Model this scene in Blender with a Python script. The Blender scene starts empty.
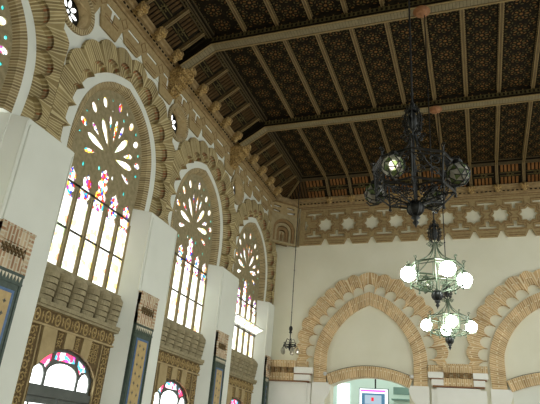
import bpy, bmesh, math, random
from mathutils import Vector, Matrix
from mathutils.geometry import tessellate_polygon
random.seed(7)
PI = math.pi
S = bpy.context.scene
COL = S.collection

# ------------------------------------------------------------------ materials
MATS = {}
def new_mat(name):
    m = bpy.data.materials.new(name); m.use_nodes = True
    nt = m.node_tree; nt.nodes.clear()
    out = nt.nodes.new('ShaderNodeOutputMaterial')
    MATS[name] = m
    return m, nt, out
def N(nt, t, **kw):
    n = nt.nodes.new('ShaderNode' + t)
    for k, v in kw.items(): setattr(n, k, v)
    return n
def ramp(nt, stops, interp='LINEAR'):
    r = N(nt, 'ValToRGB'); cr = r.color_ramp; cr.interpolation = interp
    while len(cr.elements) < len(stops): cr.elements.new(0.5)
    for e, (p, c) in zip(cr.elements, stops):
        e.position = p; e.color = (c[0], c[1], c[2], 1)
    return r
def noisy(name, a, b, scale=6, rough=.8, bump=0, bscale=None, detail=4, metallic=0, spec=.3):
    m, nt, out = new_mat(name)
    bs = N(nt, 'BsdfPrincipled'); bs.inputs['Roughness'].default_value = rough
    bs.inputs['Metallic'].default_value = metallic
    bs.inputs['Specular IOR Level'].default_value = spec
    tc = N(nt, 'TexCoord'); no = N(nt, 'TexNoise')
    no.inputs['Scale'].default_value = scale; no.inputs['Detail'].default_value = detail
    nt.links.new(tc.outputs['Object'], no.inputs['Vector'])
    r = ramp(nt, [(.3, a), (.7, b)])
    nt.links.new(no.outputs['Fac'], r.inputs['Fac']); nt.links.new(r.outputs['Color'], bs.inputs['Base Color'])
    if bump:
        n2 = N(nt, 'TexNoise'); n2.inputs['Scale'].default_value = bscale or scale * 3; n2.inputs['Detail'].default_value = 5
        nt.links.new(tc.outputs['Object'], n2.inputs['Vector'])
        bp = N(nt, 'Bump'); bp.inputs['Strength'].default_value = bump; bp.inputs['Distance'].default_value = .02
        nt.links.new(n2.outputs['Fac'], bp.inputs['Height']); nt.links.new(bp.outputs['Normal'], bs.inputs['Normal'])
    nt.links.new(bs.outputs['BSDF'], out.inputs['Surface'])
    return m
def brick(name, cols, mortar, period, course, fill=.62, rough=.85):
    """bricks laid across a band: UV.x runs along the band in metres, UV.y across it"""
    m, nt, out = new_mat(name)
    bs = N(nt, 'BsdfPrincipled'); bs.inputs['Roughness'].default_value = rough; bs.inputs['Specular IOR Level'].default_value = .2
    uv = N(nt, 'UVMap'); sp = N(nt, 'SeparateXYZ'); nt.links.new(uv.outputs['UV'], sp.inputs[0])
    def M(op, a, b=None):
        n = N(nt, 'Math', operation=op)
        for i, v in enumerate((a, b)):
            if v is None: continue
            if isinstance(v, (int, float)): n.inputs[i].default_value = v
            else: nt.links.new(v, n.inputs[i])
        return n.outputs[0]
    x = M('DIVIDE', sp.outputs[0], period); ix = M('FLOOR', x); fx = M('FRACT', x)
    odd = M('MULTIPLY', M('MODULO', ix, 2.0), .5)
    y = M('ADD', M('DIVIDE', sp.outputs[1], course), odd); iy = M('FLOOR', y); fy = M('FRACT', y)
    inb = M('MULTIPLY', M('LESS_THAN', fx, fill), M('LESS_THAN', fy, .93))
    cb = N(nt, 'CombineXYZ'); nt.links.new(ix, cb.inputs[0]); nt.links.new(iy, cb.inputs[1])
    wn = N(nt, 'TexWhiteNoise', noise_dimensions='2D'); nt.links.new(cb.outputs[0], wn.inputs['Vector'])
    r = ramp(nt, cols); nt.links.new(wn.outputs['Value'], r.inputs['Fac'])
    mx = N(nt, 'Mix', data_type='RGBA'); mx.inputs[6].default_value = (*mortar, 1)
    nt.links.new(inb, mx.inputs[0]); nt.links.new(r.outputs['Color'], mx.inputs[7])
    # wear
    tc = N(nt, 'TexCoord'); no = N(nt, 'TexNoise'); no.inputs['Scale'].default_value = 3
    nt.links.new(tc.outputs['Object'], no.inputs['Vector'])
    r2 = ramp(nt, [(.3, (.8, .8, .8)), (.7, (1.1, 1.1, 1.1))]); nt.links.new(no.outputs['Fac'], r2.inputs['Fac'])
    mu = N(nt, 'Mix', data_type='RGBA', blend_type='MULTIPLY'); mu.inputs[0].default_value = 1
    nt.links.new(mx.outputs[2], mu.inputs[6]); nt.links.new(r2.outputs['Color'], mu.inputs[7])
    nt.links.new(mu.outputs[2], bs.inputs['Base Color'])
    bp = N(nt, 'Bump'); bp.inputs['Strength'].default_value = .5; bp.inputs['Distance'].default_value = .006
    nt.links.new(inb, bp.inputs['Height']); nt.links.new(bp.outputs['Normal'], bs.inputs['Normal'])
    nt.links.new(bs.outputs['BSDF'], out.inputs['Surface'])
    return m
def glow(name, col, strength):
    m, nt, out = new_mat(name)
    e = N(nt, 'Emission'); e.inputs['Color'].default_value = (*col, 1); e.inputs['Strength'].default_value = strength
    nt.links.new(e.outputs[0], out.inputs['Surface']); return m
def stained(name, stops, scale, edge=.035, day=1.3):
    """leaded coloured glass: light passes and a daylight glow is added, tinted cell by cell, thin dark leads between"""
    m, nt, out = new_mat(name)
    tc = N(nt, 'TexCoord')
    v = N(nt, 'TexVoronoi', feature='F1'); v.inputs['Scale'].default_value = scale
    v2 = N(nt, 'TexVoronoi', feature='DISTANCE_TO_EDGE'); v2.inputs['Scale'].default_value = scale
    nt.links.new(tc.outputs['Object'], v.inputs['Vector']); nt.links.new(tc.outputs['Object'], v2.inputs['Vector'])
    sp = N(nt, 'SeparateColor'); nt.links.new(v.outputs['Color'], sp.inputs[0])
    r = ramp(nt, stops, 'CONSTANT'); nt.links.new(sp.outputs[0], r.inputs['Fac'])
    lt = N(nt, 'Math', operation='GREATER_THAN'); lt.inputs[1].default_value = edge
    nt.links.new(v2.outputs['Distance'], lt.inputs[0])
    mx = N(nt, 'Mix', data_type='RGBA'); mx.inputs[6].default_value = (.12, .1, .08, 1)
    nt.links.new(lt.outputs[0], mx.inputs[0]); nt.links.new(r.outputs['Color'], mx.inputs[7])
    t = N(nt, 'BsdfTransparent'); nt.links.new(mx.outputs[2], t.inputs['Color'])
    g = N(nt, 'BsdfGlossy'); g.inputs['Roughness'].default_value = .2
    ms = N(nt, 'MixShader'); ms.inputs[0].default_value = .04
    nt.links.new(t.outputs[0], ms.inputs[1]); nt.links.new(g.outputs[0], ms.inputs[2])
    e = N(nt, 'Emission'); e.inputs['Strength'].default_value = day; nt.links.new(mx.outputs[2], e.inputs['Color'])  # glass emits its own tint, standing in for bright daylight
    ad = N(nt, 'AddShader'); nt.links.new(ms.outputs[0], ad.inputs[0]); nt.links.new(e.outputs[0], ad.inputs[1])
    nt.links.new(ad.outputs[0], out.inputs['Surface']); return m

noisy('white_plaster', (.71, .73, .66), (.77, .79, .72), 1.5, .75, .05, 40)
noisy('cream_plaster', (.74, .72, .57), (.80, .78, .64), 1.2, .75, .05, 40)
noisy('white_paint', (.82, .82, .76), (.87, .87, .82), 2, .6)
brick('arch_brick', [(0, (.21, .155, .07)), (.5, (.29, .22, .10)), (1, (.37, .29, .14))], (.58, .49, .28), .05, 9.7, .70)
brick('soffit_brick', [(0, (.30, .11, .05)), (.45, (.36, .18, .08)), (1, (.30, .24, .13))], (.40, .34, .20), .05, 9.7, .7)
brick('ring_brick', [(0, (.20, .145, .07)), (.5, (.27, .20, .10)), (1, (.35, .265, .135))], (.54, .45, .27), .05, 9.7, .66)
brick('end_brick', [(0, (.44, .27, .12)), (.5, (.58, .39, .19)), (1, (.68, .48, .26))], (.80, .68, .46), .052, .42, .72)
brick('course_brick', [(0, (.32, .17, .09)), (.4, (.44, .26, .15)), (1, (.58, .46, .31))], (.62, .56, .42), .06, .22, .6)
noisy('strap_brick', (.30, .22, .105), (.41, .31, .155), 14, .85, .3, 50)
noisy('strap_ridge', (.20, .125, .055), (.30, .19, .085), 20, .85)
noisy('tan_stone', (.30, .235, .125), (.40, .325, .185), 9, .85, .4, 40)
noisy('rose_stone', (.24, .20, .11), (.36, .30, .175), 12, .85, .5, 60)
noisy('corbel_stone', (.25, .21, .125), (.36, .31, .19), 10, .85, .5, 45)
noisy('plain_stone', (.34, .26, .13), (.44, .34, .18), 5, .8, .2, 30)
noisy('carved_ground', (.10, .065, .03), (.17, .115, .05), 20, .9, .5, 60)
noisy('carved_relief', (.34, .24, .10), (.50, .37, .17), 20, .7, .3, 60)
noisy('gilt_bracket', (.12, .065, .022), (.62, .44, .18), 26, .6, .5, 50)
noisy('cornice_wood', (.22, .15, .07), (.34, .245, .12), 8, .7, .3, 40)
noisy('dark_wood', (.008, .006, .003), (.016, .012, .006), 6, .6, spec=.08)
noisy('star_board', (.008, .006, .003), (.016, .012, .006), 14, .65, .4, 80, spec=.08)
noisy('rust_inlay', (.11, .055, .017), (.20, .108, .036), 9, .7, spec=.08)
noisy('green_inlay', (.06, .048, .018), (.105, .084, .034), 9, .7, spec=.08)
noisy('rafter_wood', (.085, .055, .022), (.13, .088, .036), 5, .55, .2, 40)
noisy('rafter_edge', (.19, .135, .055), (.27, .195, .085), 30, .5)
noisy('slat_wood', (.05, .029, .011), (.085, .05, .02), 8, .6, spec=.08)
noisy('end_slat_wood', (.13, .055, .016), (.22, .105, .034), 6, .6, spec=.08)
noisy('beam_pale', (.15, .125, .068), (.21, .175, .10), 12, .6)
noisy('beam_line', (.06, .045, .02), (.09, .065, .03), 8, .6)
noisy('copper_rosette', (.20, .085, .035), (.30, .14, .06), 20, .5)
noisy('iron', (.012, .013, .013), (.030, .031, .030), 14, .4, 0, None, 4, .6, .5)
noisy('steel', (.30, .31, .30), (.42, .43, .42), 20, .35, 0, None, 4, .8, .5)
noisy('verdigris_iron', (.055, .08, .05), (.10, .13, .08), 14, .45, 0, None, 4, .4, .5)  # same iron, paler and greener: glow of the globes put into the colour
noisy('tile_green', (.036, .058, .046), (.066, .095, .075), 14, .35)
noisy('tile_blue', (.055, .12, .25), (.09, .17, .33), 18, .35)
noisy('tile_ochre', (.42, .30, .13), (.52, .38, .17), 12, .4)
noisy('tile_motif', (.10, .10, .085), (.16, .15, .12), 30, .4)
noisy('tile_cream', (.66, .60, .46), (.74, .68, .55), 20, .4)
noisy('door_paint', (.085, .095, .085), (.115, .125, .115), 6, .5)
noisy('lead', (.06, .055, .045), (.10, .09, .07), 12, .5)
noisy('floor_marble', (.42, .34, .26), (.56, .47, .37), 1.2, .25)
noisy('annex_wall', (.70, .86, .82), (.76, .90, .87), 1, .7)
noisy('annex_dark', (.20, .33, .31), (.24, .37, .35), 2, .6)
noisy('black_plastic', (.012, .012, .014), (.02, .02, .022), 10, .4)
noisy('lamp_grey', (.55, .55, .52), (.72, .72, .70), 10, .3)
noisy('screen_bezel', (.08, .16, .17), (.11, .20, .21), 6, .4)
glow('screen_white', (.93, .95, 1), 1.15)
glow('screen_magenta', (.85, .12, .62), .95)
glow('screen_blue', (.10, .24, .36), .6)
glow('screen_grey', (.35, .45, .52), .8)
glow('screen_red', (.80, .03, .05), .8)
glow('lamp_white', (.93, 1, .93), 26)
glow('bulb_dim', (1, .96, .85), 3.5)
glow('strip_light', (.92, 1, .98), 1.6)  # window panes of the next room, glowing in place of daylight
stained('lancet_glass', [(0, (.96, .96, .93)), (.66, (1, .88, .45)), (.74, (.95, .95, .90)), (.90, (.92, .55, .40)), (.93, (.70, .85, .62))], 11, .0, .45)
stained('rose_glass', [(0, (.93, .93, .90)), (.40, (.75, .10, .06)), (.55, (.08, .12, .55)), (.65, (.95, .62, .15)), (.76, (.10, .50, .55)), (.84, (.85, .80, .86)), (.92, (.45, .12, .40))], 17, .02, .5)
stained('teal_glass', [(0, (.15, .75, .75)), (.5, (.35, .85, .80)), (.8, (.9, .9, .9))], 12, 0, .3)
stained('clear_glass', [(0, (.95, .97, .96)), (.5, (.95, .97, .96))], 3, 0, 1.2)
stained('fan_glass', [(0, (.85, .08, .18)), (.35, (.95, .75, .85)), (.55, (.10, .45, .60)), (.75, (.90, .90, .95)), (.88, (.80, .10, .45))], 16, .02, 1.0)
def lamp_glass(name, tint):
    m, nt, out = new_mat(name)
    t = N(nt, 'BsdfTransparent'); t.inputs['Color'].default_value = (*tint, 1)
    p = N(nt, 'BsdfPrincipled'); p.inputs['Base Color'].default_value = (*[c * .8 for c in tint], 1); p.inputs['Roughness'].default_value = .12
    ms = N(nt, 'MixShader'); ms.inputs[0].default_value = .45
    nt.links.new(t.outputs[0], ms.inputs[1]); nt.links.new(p.outputs[0], ms.inputs[2])
    nt.links.new(ms.outputs[0], out.inputs['Surface'])
lamp_glass('globe_pane', (.62, .60, .52)); lamp_glass('globe_green', (.22, .30, .12))

# ------------------------------------------------------------------ mesh builder
def LW(u, v, w): return (w, u, v)             # left wall: u = y, v = z, w = x
def EW(u, v, w): return (u, 16 - w, v)        # end wall: u = x, v = z, w = distance out into the hall
def XYZ(u, v, w): return (u, v, w)

class MB:
    def __init__(s): s.v = []; s.f = []; s.m = []; s.uv = []; s.sm = []; s.mats = []; s.cur = 0; s.smooth = False
    def mat(s, name):
        if name not in s.mats: s.mats.append(name)
        s.cur = s.mats.index(name); return s
    def face(s, pts, uvs=None):
        i = len(s.v); s.v += [tuple(p) for p in pts]; s.f.append(tuple(range(i, i + len(pts))))
        s.m.append(s.cur); s.sm.append(s.smooth)
        s.uv.append(uvs if uvs else None)
    def box(s, fr, u0, u1, v0, v1, w0, w1, uvd=None):
        c = lambda a, b, d: fr(a, b, d)
        F = [[(u0, v0, w0), (u1, v0, w0), (u1, v1, w0), (u0, v1, w0)], [(u0, v0, w1), (u0, v1, w1), (u1, v1, w1), (u1, v0, w1)],
             [(u0, v0, w0), (u0, v0, w1), (u1, v0, w1), (u1, v0, w0)], [(u0, v1, w0), (u1, v1, w0), (u1, v1, w1), (u0, v1, w1)],
             [(u0, v0, w0), (u0, v1, w0), (u0, v1, w1), (u0, v0, w1)], [(u1, v0, w0), (u1, v0, w1), (u1, v1, w1), (u1, v1, w0)]]
        for q in F:
            if uvd == 'h': uv = [(p[1], p[0] + p[2]) for p in q]
            else: uv = [(p[0] + p[2], p[1]) for p in q]
            s.face([c(*p) for p in q], uv)
    def prism(s, fr, poly, w0, w1, holes=(), uvh=False, sides=True):
        loops = [poly] + list(holes)
        flat = [p for l in loops for p in l]
        tris = tessellate_polygon([[Vector((p[0], p[1], 0)) for p in l] for l in loops])
        for w in (w0, w1):
            for t in tris:
                q = [flat[i] for i in t]
                s.face([fr(p[0], p[1], w) for p in q], [((p[1], p[0]) if uvh else (p[0], p[1])) for p in q])
        if sides:
            for l in loops:
                for i in range(len(l)):
                    a, b = l[i], l[(i + 1) % len(l)]
                    d = math.hypot(b[0] - a[0], b[1] - a[1])
                    s.face([fr(a[0], a[1], w0), fr(b[0], b[1], w0), fr(b[0], b[1], w1), fr(a[0], a[1], w1)], [(0, 0), (d, 0), (d, abs(w1 - w0)), (0, abs(w1 - w0))])
    def strip(s, fr, A, wa, B, wb, arc=None, v0=0, v1=None):
        """quads between polylines A and B (same count)"""
        L = 0
        for i in range(len(A) - 1):
            d = math.hypot(A[i + 1][0] - A[i][0] + B[i + 1][0] - B[i][0], A[i + 1][1] - A[i][1] + B[i + 1][1] - B[i][1]) / 2
            L2 = L + d
            if arc: L, L2 = arc[i], arc[i + 1]
            r0 = math.dist((*A[i], wa), (*B[i], wb)); r1 = math.dist((*A[i + 1], wa), (*B[i + 1], wb))
            s.face([fr(*A[i], wa), fr(*A[i + 1], wa), fr(*B[i + 1], wb), fr(*B[i], wb)], [(L, v0), (L2, v0), (L2, v0 + r1), (L, v0 + r0)])
            L = L2
    def tube(s, pts, r, n=6, closed=False, r2=None):
        P = [Vector(p) for p in pts]; m = len(P); rings = []
        up = None
        for i in range(m):
            if closed: t = P[(i + 1) % m] - P[i - 1]
            else: t = P[min(i + 1, m - 1)] - P[max(i - 1, 0)]
            t.normalize()
            if up is None:
                up = Vector((0, 0, 1)) if abs(t.z) < .9 else Vector((1, 0, 0))
            a = t.cross(up)
            if a.length < 1e-4: a = t.cross(Vector((1, .3, 0)))
            a.normalize(); b = a.cross(t).normalized(); up = b
            rr = r if r2 is None else r + (r2 - r) * i / (m - 1)
            rings.append([P[i] + (a * math.cos(2 * PI * k / n) + b * math.sin(2 * PI * k / n)) * rr for k in range(n)])
        for i in range(m if closed else m - 1):
            A, B = rings[i], rings[(i + 1) % m]
            for k in range(n): s.face([A[k], A[(k + 1) % n], B[(k + 1) % n], B[k]])
        if not closed:
            s.face(rings[0]); s.face(rings[-1][::-1])
    def lathe(s, c, prof, n=16, axis='z'):
        c = Vector(c)
        def P(r, h, k):
            a = 2 * PI * k / n
            if axis == 'z': return c + Vector((r * math.cos(a), r * math.sin(a), h))
            if axis == 'x': return c + Vector((h, r * math.cos(a), r * math.sin(a)))
            return c + Vector((r * math.cos(a), h, r * math.sin(a)))
        for i in range(len(prof) - 1):
            (r0, h0), (r1, h1) = prof[i], prof[i + 1]
            for k in range(n):
                q = [P(r0, h0, k), P(r0, h0, k + 1), P(r1, h1, k + 1), P(r1, h1, k)]
                if r0 < 1e-5: q = q[1:]
                elif r1 < 1e-5: q = q[:3]
                s.face(q)
    def ball(s, c, r, n=14, sz=1):
        s.lathe(c, [(r * math.sin(PI * i / (n // 2)), -r * sz * math.cos(PI * i / (n // 2))) for i in range(n // 2 + 1)], n)
    def build(s, name, parent=None, origin=None):
        me = bpy.data.meshes.new(name)
        o3 = Vector(origin) if origin is not None else Vector((0, 0, 0))
        me.from_pydata([tuple(Vector(p) - o3) for p in s.v], [], s.f)
        for m in s.mats: me.materials.append(MATS[m])
        uvl = me.uv_layers.new(name='UVMap')
        for pi, p in enumerate(me.polygons):
            p.material_index = s.m[pi]; p.use_smooth = s.sm[pi]
            if s.uv[pi]:
                for k, li in enumerate(p.loop_indices): uvl.data[li].uv = s.uv[pi][k]
        bm = bmesh.new(); bm.from_mesh(me)
        bmesh.ops.remove_doubles(bm, verts=bm.verts, dist=1e-5)
        bmesh.ops.recalc_face_normals(bm, faces=bm.faces)
        bm.to_mesh(me); bm.free()
        o = bpy.data.objects.new(name, me); COL.objects.link(o)
        o.location = o3
        if parent is not None:
            o.parent = parent
            o.location = o3 - total_loc(parent)
        return o
def total_loc(o):
    v = Vector(o.location)
    while o.parent: o = o.parent; v = v + Vector(o.location)
    return v
def empty(name, loc, label=None, cat=None, group=None, kind=None):
    o = bpy.data.objects.new(name, None); COL.objects.link(o); o.location = loc; o.empty_display_size = .1
    return tag(o, label, cat, group, kind)
def tag(o, label=None, cat=None, group=None, kind=None):
    if label: o['label'] = label
    if cat: o['category'] = cat
    if group: o['group'] = group
    if kind: o['kind'] = kind
    return o
def struct(o, label=None, cat=None): return tag(o, label, cat, None, 'structure')
def dup(root, delta, label, group=None):
    """copy a thing with its parts and sub-parts, shifted by delta"""
    r = root.copy(); COL.objects.link(r); r.location = Vector(root.location) + Vector(delta); r['label'] = label
    if group: r['group'] = group
    def kids(src, dst):
        for ch in list(src.children):
            c = ch.copy(); COL.objects.link(c); c.parent = dst
            kids(ch, c)
    kids(root, r)
    return r
ORD = ['first', 'second', 'third', 'fourth', 'fifth', 'sixth', 'seventh', 'eighth', 'ninth', 'tenth', 'eleventh', 'twelfth', 'thirteenth', 'fourteenth', 'fifteenth', 'sixteenth', 'seventeenth', 'eighteenth', 'nineteenth', 'twentieth', 'twenty-first', 'twenty-second', 'twenty-third', 'twenty-fourth']

# ------------------------------------------------------------------ curve helpers
def catmull(P, n=12):
    out = []
    for i in range(len(P) - 1):
        p0 = P[max(i - 1, 0)]; p1 = P[i]; p2 = P[i + 1]; p3 = P[min(i + 2, len(P) - 1)]
        for k in range(n):
            t = k / n
            out.append(tuple(.5 * ((2 * p1[j]) + (-p0[j] + p2[j]) * t + (2 * p0[j] - 5 * p1[j] + 4 * p2[j] - p3[j]) * t * t + (-p0[j] + 3 * p1[j] - 3 * p2[j] + p3[j]) * t ** 3) for j in range(2)))
    out.append(tuple(P[-1])); return out
def sym(half, c):
    """half profile from bottom outside to the apex -> full curve left to right, centred on c"""
    h = catmull(half)
    left = [(c - u, v) for u, v in h]; right = [(c + u, v) for u, v in h[:-1]][::-1]
    return left + right
def resample(P, ts):
    L = [0]
    for i in range(len(P) - 1): L.append(L[-1] + math.dist(P[i], P[i + 1]))
    T = L[-1]; out = []; j = 0
    for t in ts:
        d = t * T
        while j < len(L) - 2 and L[j + 1] < d: j += 1
        f = (d - L[j]) / max(L[j + 1] - L[j], 1e-9)
        out.append((P[j][0] + (P[j + 1][0] - P[j][0]) * f, P[j][1] + (P[j + 1][1] - P[j][1]) * f))
    return out, T
def scallop(P, n, depth, k=10, power=.5):
    """n equal lobes along P bulging to its left-hand outside; returns points (k per lobe)"""
    ts = []; am = []
    for i in range(n):
        for j in range(k):
            a = -math.cos(PI * j / k); ts.append((i + (a + 1) / 2) / n); am.append(max(0, 1 - a * a) ** power)
    ts.append(1); am.append(0)
    Q, T = resample(P, ts); out = []
    for i, q in enumerate(Q):
        a = Q[max(i - 1, 0)]; b = Q[min(i + 1, len(Q) - 1)]
        tx, tz = b[0] - a[0], b[1] - a[1]; l = math.hypot(tx, tz) or 1
        nx, nz = -tz / l, tx / l
        out.append((q[0] + nx * depth * am[i], q[1] + nz * depth * am[i]))
    return out, [t * T for t in ts]

def scallop_outer(P, Q, n, depth, k=10, power=.5):
    """lobed outer edge on base Q, its points lying square out from the matching points of P"""
    ts = []; am = []
    for i in range(n):
        for j in range(k):
            a = -math.cos(PI * j / k); ts.append((i + (a + 1) / 2) / n); am.append(max(0, 1 - a * a) ** power)
    ts.append(1); am.append(0)
    B, T = resample(P, ts); D, _ = resample(Q, [i / 600 for i in range(601)]); out = []; last = 0; js = []; ns = []
    for i, p in enumerate(B):
        a = B[max(i - 1, 0)]; b = B[min(i + 1, len(B) - 1)]
        tx, tz = b[0] - a[0], b[1] - a[1]; l = math.hypot(tx, tz) or 1; nx, nz = -tz / l, tx / l
        best, bj = 1e9, last
        for j in range(last, min(last + 60, 601)):
            dx, dz = D[j][0] - p[0], D[j][1] - p[1]
            c_ = abs(dx * nz - dz * nx)
            if c_ < best and dx * nx + dz * nz > 0: best, bj = c_, j
        last = bj if i not in (0,) else 0
        if i == 0: bj = 0
        if i == len(B) - 1: bj = 600
        js.append(float(bj)); ns.append((nx, nz))
    for _ in range(24): js = [js[0]] + [(js[i - 1] + 2 * js[i] + js[i + 1]) / 4 for i in range(1, len(js) - 1)] + [js[-1]]
    for _ in range(6): ns = [ns[0]] + [((ns[i - 1][0] + ns[i][0] + ns[i + 1][0]) / 3, (ns[i - 1][1] + ns[i][1] + ns[i + 1][1]) / 3) for i in range(1, len(ns) - 1)] + [ns[-1]]
    for i, f in enumerate(js):
        j = min(int(f), 599); f -= j; x_ = D[j][0] * (1 - f) + D[j + 1][0] * f; z_ = D[j][1] * (1 - f) + D[j + 1][1] * f
        out.append((x_ + ns[i][0] * depth * am[i], z_ + ns[i][1] * depth * am[i]))
    return out

# ------------------------------------------------------------------ constants of the hall
YC = [3.79, 7.385, 10.835, 14.285]       # bay centres along the left wall
BND = [2.0, 5.53, 9.11, 12.56, 16.01]       # joints between the arches
PIERS = [5.66, 9.11, 12.56, 16.01]
ARCHX = [-2.86, 1.86]                     # arch centres on the end wall
ZP = 5.66                                 # top of the piers
XA = -.5                                  # axis of the hall

# ================================================================== LEFT WALL
W_IN = [(1.20, ZP), (1.21, 6.25), (1.11, 6.82), (.84, 7.28), (.46, 7.58), (0, 7.74)]
W_OUT = [(1.36, ZP), (1.39, 6.25), (1.31, 6.80), (1.08, 7.27), (.70, 7.62), (.34, 7.80), (0, 7.90)]
LOBE = [(1.80, ZP), (1.85, 6.2), (1.79, 6.85), (1.56, 7.42), (1.16, 7.87), (.66, 8.12), (0, 8.24)]
OPEN = [(.98, ZP), (1.0, 6.22), (.92, 6.76), (.71, 7.17), (.40, 7.44), (0, 7.58)]
def circ(cu, cv, r, n=32): return [(cu + r * math.cos(2 * PI * i / n), cv + r * math.sin(2 * PI * i / n)) for i in range(n)]
OZ, OR = 8.04, .30

# base wall, window and door openings cut through
b = MB().mat('white_plaster')
holes = []
for c in YC:
    h = sym(W_IN, c)
    zb = .02 if c > 5 else 3.88
    holes.append([(c - 1.19, zb)] + h + [(c + 1.19, zb)])
for p in BND[:4]: holes.append(circ(p, OZ, OR + .02))
b.prism(LW, [(-3.6, 0), (16.5, 0), (16.5, 9.7), (-3.6, 9.7)], -6.36, -5.98, holes)
wl = struct(b.build('wall_left'), 'tall white plastered side wall pierced by three big stained glass windows', 'wall')
# upper facing layer, cut back around each arch
b = MB().mat('white_plaster')
for i, c in enumerate(YC):
    mid = sym([(1.62, ZP), (1.66, 6.2), (1.58, 6.85), (1.36, 7.38), (1.0, 7.8), (.55, 8.0), (0, 8.1)], c)
    y0, y1 = BND[i], BND[i + 1]
    hl = circ(y1, OZ, .37, 32)
    # left half-oculus and right half-oculus bites
    def bite(cy, side):
        pts = []
        for k in range(13):
            a = -PI / 2 + PI * k / 12
            pts.append((cy + side * .37 * math.cos(a), OZ + .37 * math.sin(a)))
        return pts
    poly = [(y0, ZP)] + bite(y0, 1) + [(y0, 9.6), (y1, 9.6)] + bite(y1, -1)[::-1] + [(y1, ZP)] + mid[::-1]
    b.prism(LW, poly, -5.979, -5.90)
b.build('upper_facing', wl)

# brick arches with scalloped edges over each window
def wall_arch(i, c, label):
    root = empty('brick_arch', (-5.9, c, ZP), label, 'arch', 'scalloped brick arches on the side wall')
    nl = 15
    inn, arc = scallop(sym(W_OUT, c), nl, .22, 10, .5)
    out = scallop_outer(sym(W_OUT, c), sym(LOBE, c), nl, .10, 10, .5)
    out = [(max(BND[i] + .003, min(BND[i + 1] - .003, u)), v) for u, v in out]
    w0, w1 = -5.975, -5.83
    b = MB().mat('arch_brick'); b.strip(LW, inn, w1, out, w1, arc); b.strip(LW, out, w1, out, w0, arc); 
    for e in (0, -1):
        a, d = inn[e], out[e]; b.face([LW(*a, w0), LW(*a, w1), LW(*d, w1), LW(*d, w0)], [(0, 0), (.1, 0), (.1, .4), (0, .4)])
    b.build('scalloped_band', root)
    # curved shell soffits of the cusps
    b = MB(); b.smooth = False
    base_in, _ = resample(sym(W_OUT, c), [a_ / arc[-1] for a_ in arc])
    for k in range(nl):
        sb = base_in[k * 10:(k + 1) * 10 + 1]
        seg = inn[k * 10:(k + 1) * 10 + 1]; a = arc[k * 10:(k + 1) * 10 + 1]
        cx = sum(p[0] for p in seg) / 11; cz = sum(p[1] for p in seg) / 11
        md = [((p_[0] * .85 + q_[0] * .15), (p_[1] * .85 + q_[1] * .15)) for p_, q_ in zip(seg, sb)]
        b.mat('arch_brick'); b.strip(LW, seg, w1 + .001, seg, w1 - .05, a); b.strip(LW, seg[:4], w1 + .0015, seg[:4], w1 - .02, a[:4]); b.strip(LW, seg, w1 - .05, md, w1 - .105, a); b.strip(LW, md, w1 - .105, sb, w0 - .004, a)
        b.mat('soffit_brick'); b.strip(LW, seg[4:], w1 - .049 + .002, [(x_ * .87 + y_ * .13, p_ * .87 + q_ * .13) for (x_, p_), (y_, q_) in zip(seg[4:], sb[4:])], w1 - .085, a[4:]); b.strip(LW, seg[4:9], w1 + .002, seg[4:9], w1 - .05, a[4:9])
    b.build('cusp_soffit', root)
    # inner splayed ring of bricks
    ts = [t / 64 for t in range(65)]
    A, T = resample(sym(W_IN, c), ts); B, _ = resample(sym(OPEN, c), ts); M_, _ = resample(sym([((p[0] * .42 + q[0] * .58), (p[1] * .42 + q[1] * .58)) for p, q in zip(W_IN, OPEN)], c), ts)
    ar = [t * T for t in ts]
    b = MB().mat('ring_brick'); b.strip(LW, A, -5.97, M_, -6.0, ar); b.mat('soffit_brick') if False else b.mat('ring_brick'); b.strip(LW, M_, -6.0, B, -6.13, ar, .2); b.strip(LW, A, -5.97, A, -6.10, ar)
    b.build('splayed_ring', root)
    return root
WN = ['window cut by the left edge', 'nearest full window', 'middle window', 'farthest window beside the end wall']
for i, c in enumerate(YC):
    wall_arch(i, c, 'scalloped tan brick arch curving over the ' + WN[i])

# stained glass windows with stone tracery
def petal(cu, cv, ang, r0, r1, w, pointed=True):
    ca, sa = math.cos(ang), math.sin(ang)
    loc = [(r0, 0), (r0 + (r1 - r0) * .22, w * .55), (r0 + (r1 - r0) * .62, w), (r0 + (r1 - r0) * .86, w * .78), (r1, 0)]
    loc += [(a, -b_) for a, b_ in loc[1:-1][::-1]]
    return [(cu + a * ca - b_ * sa, cv + a * sa + b_ * ca) for a, b_ in loc]
def oval(cu, cv, ang, a_, b_, n=14):
    ca, sa = math.cos(ang), math.sin(ang)
    return [(cu + a_ * math.cos(t) * ca - b_ * math.sin(t) * sa, cv + a_ * math.cos(t) * sa + b_ * math.sin(t) * ca) for t in [2 * PI * k / n for k in range(n)]]
def lancet(cu, z0, zt, w):
    """tall light with a lobed head"""
    zt0 = zt - .52
    half = [(w, z0), (w, zt0), (w * .62, zt0 + .05), (w * .95, zt0 + .12), (w * .98, zt0 + .2), (w * .55, zt0 + .26), (w * .80, zt0 + .33), (w * .78, zt0 + .40), (w * .32, zt0 + .45), (0, zt)]
    return [(cu + a, v) for a, v in half] + [(cu - a, v) for a, v in half[:-1][::-1]]
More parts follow.
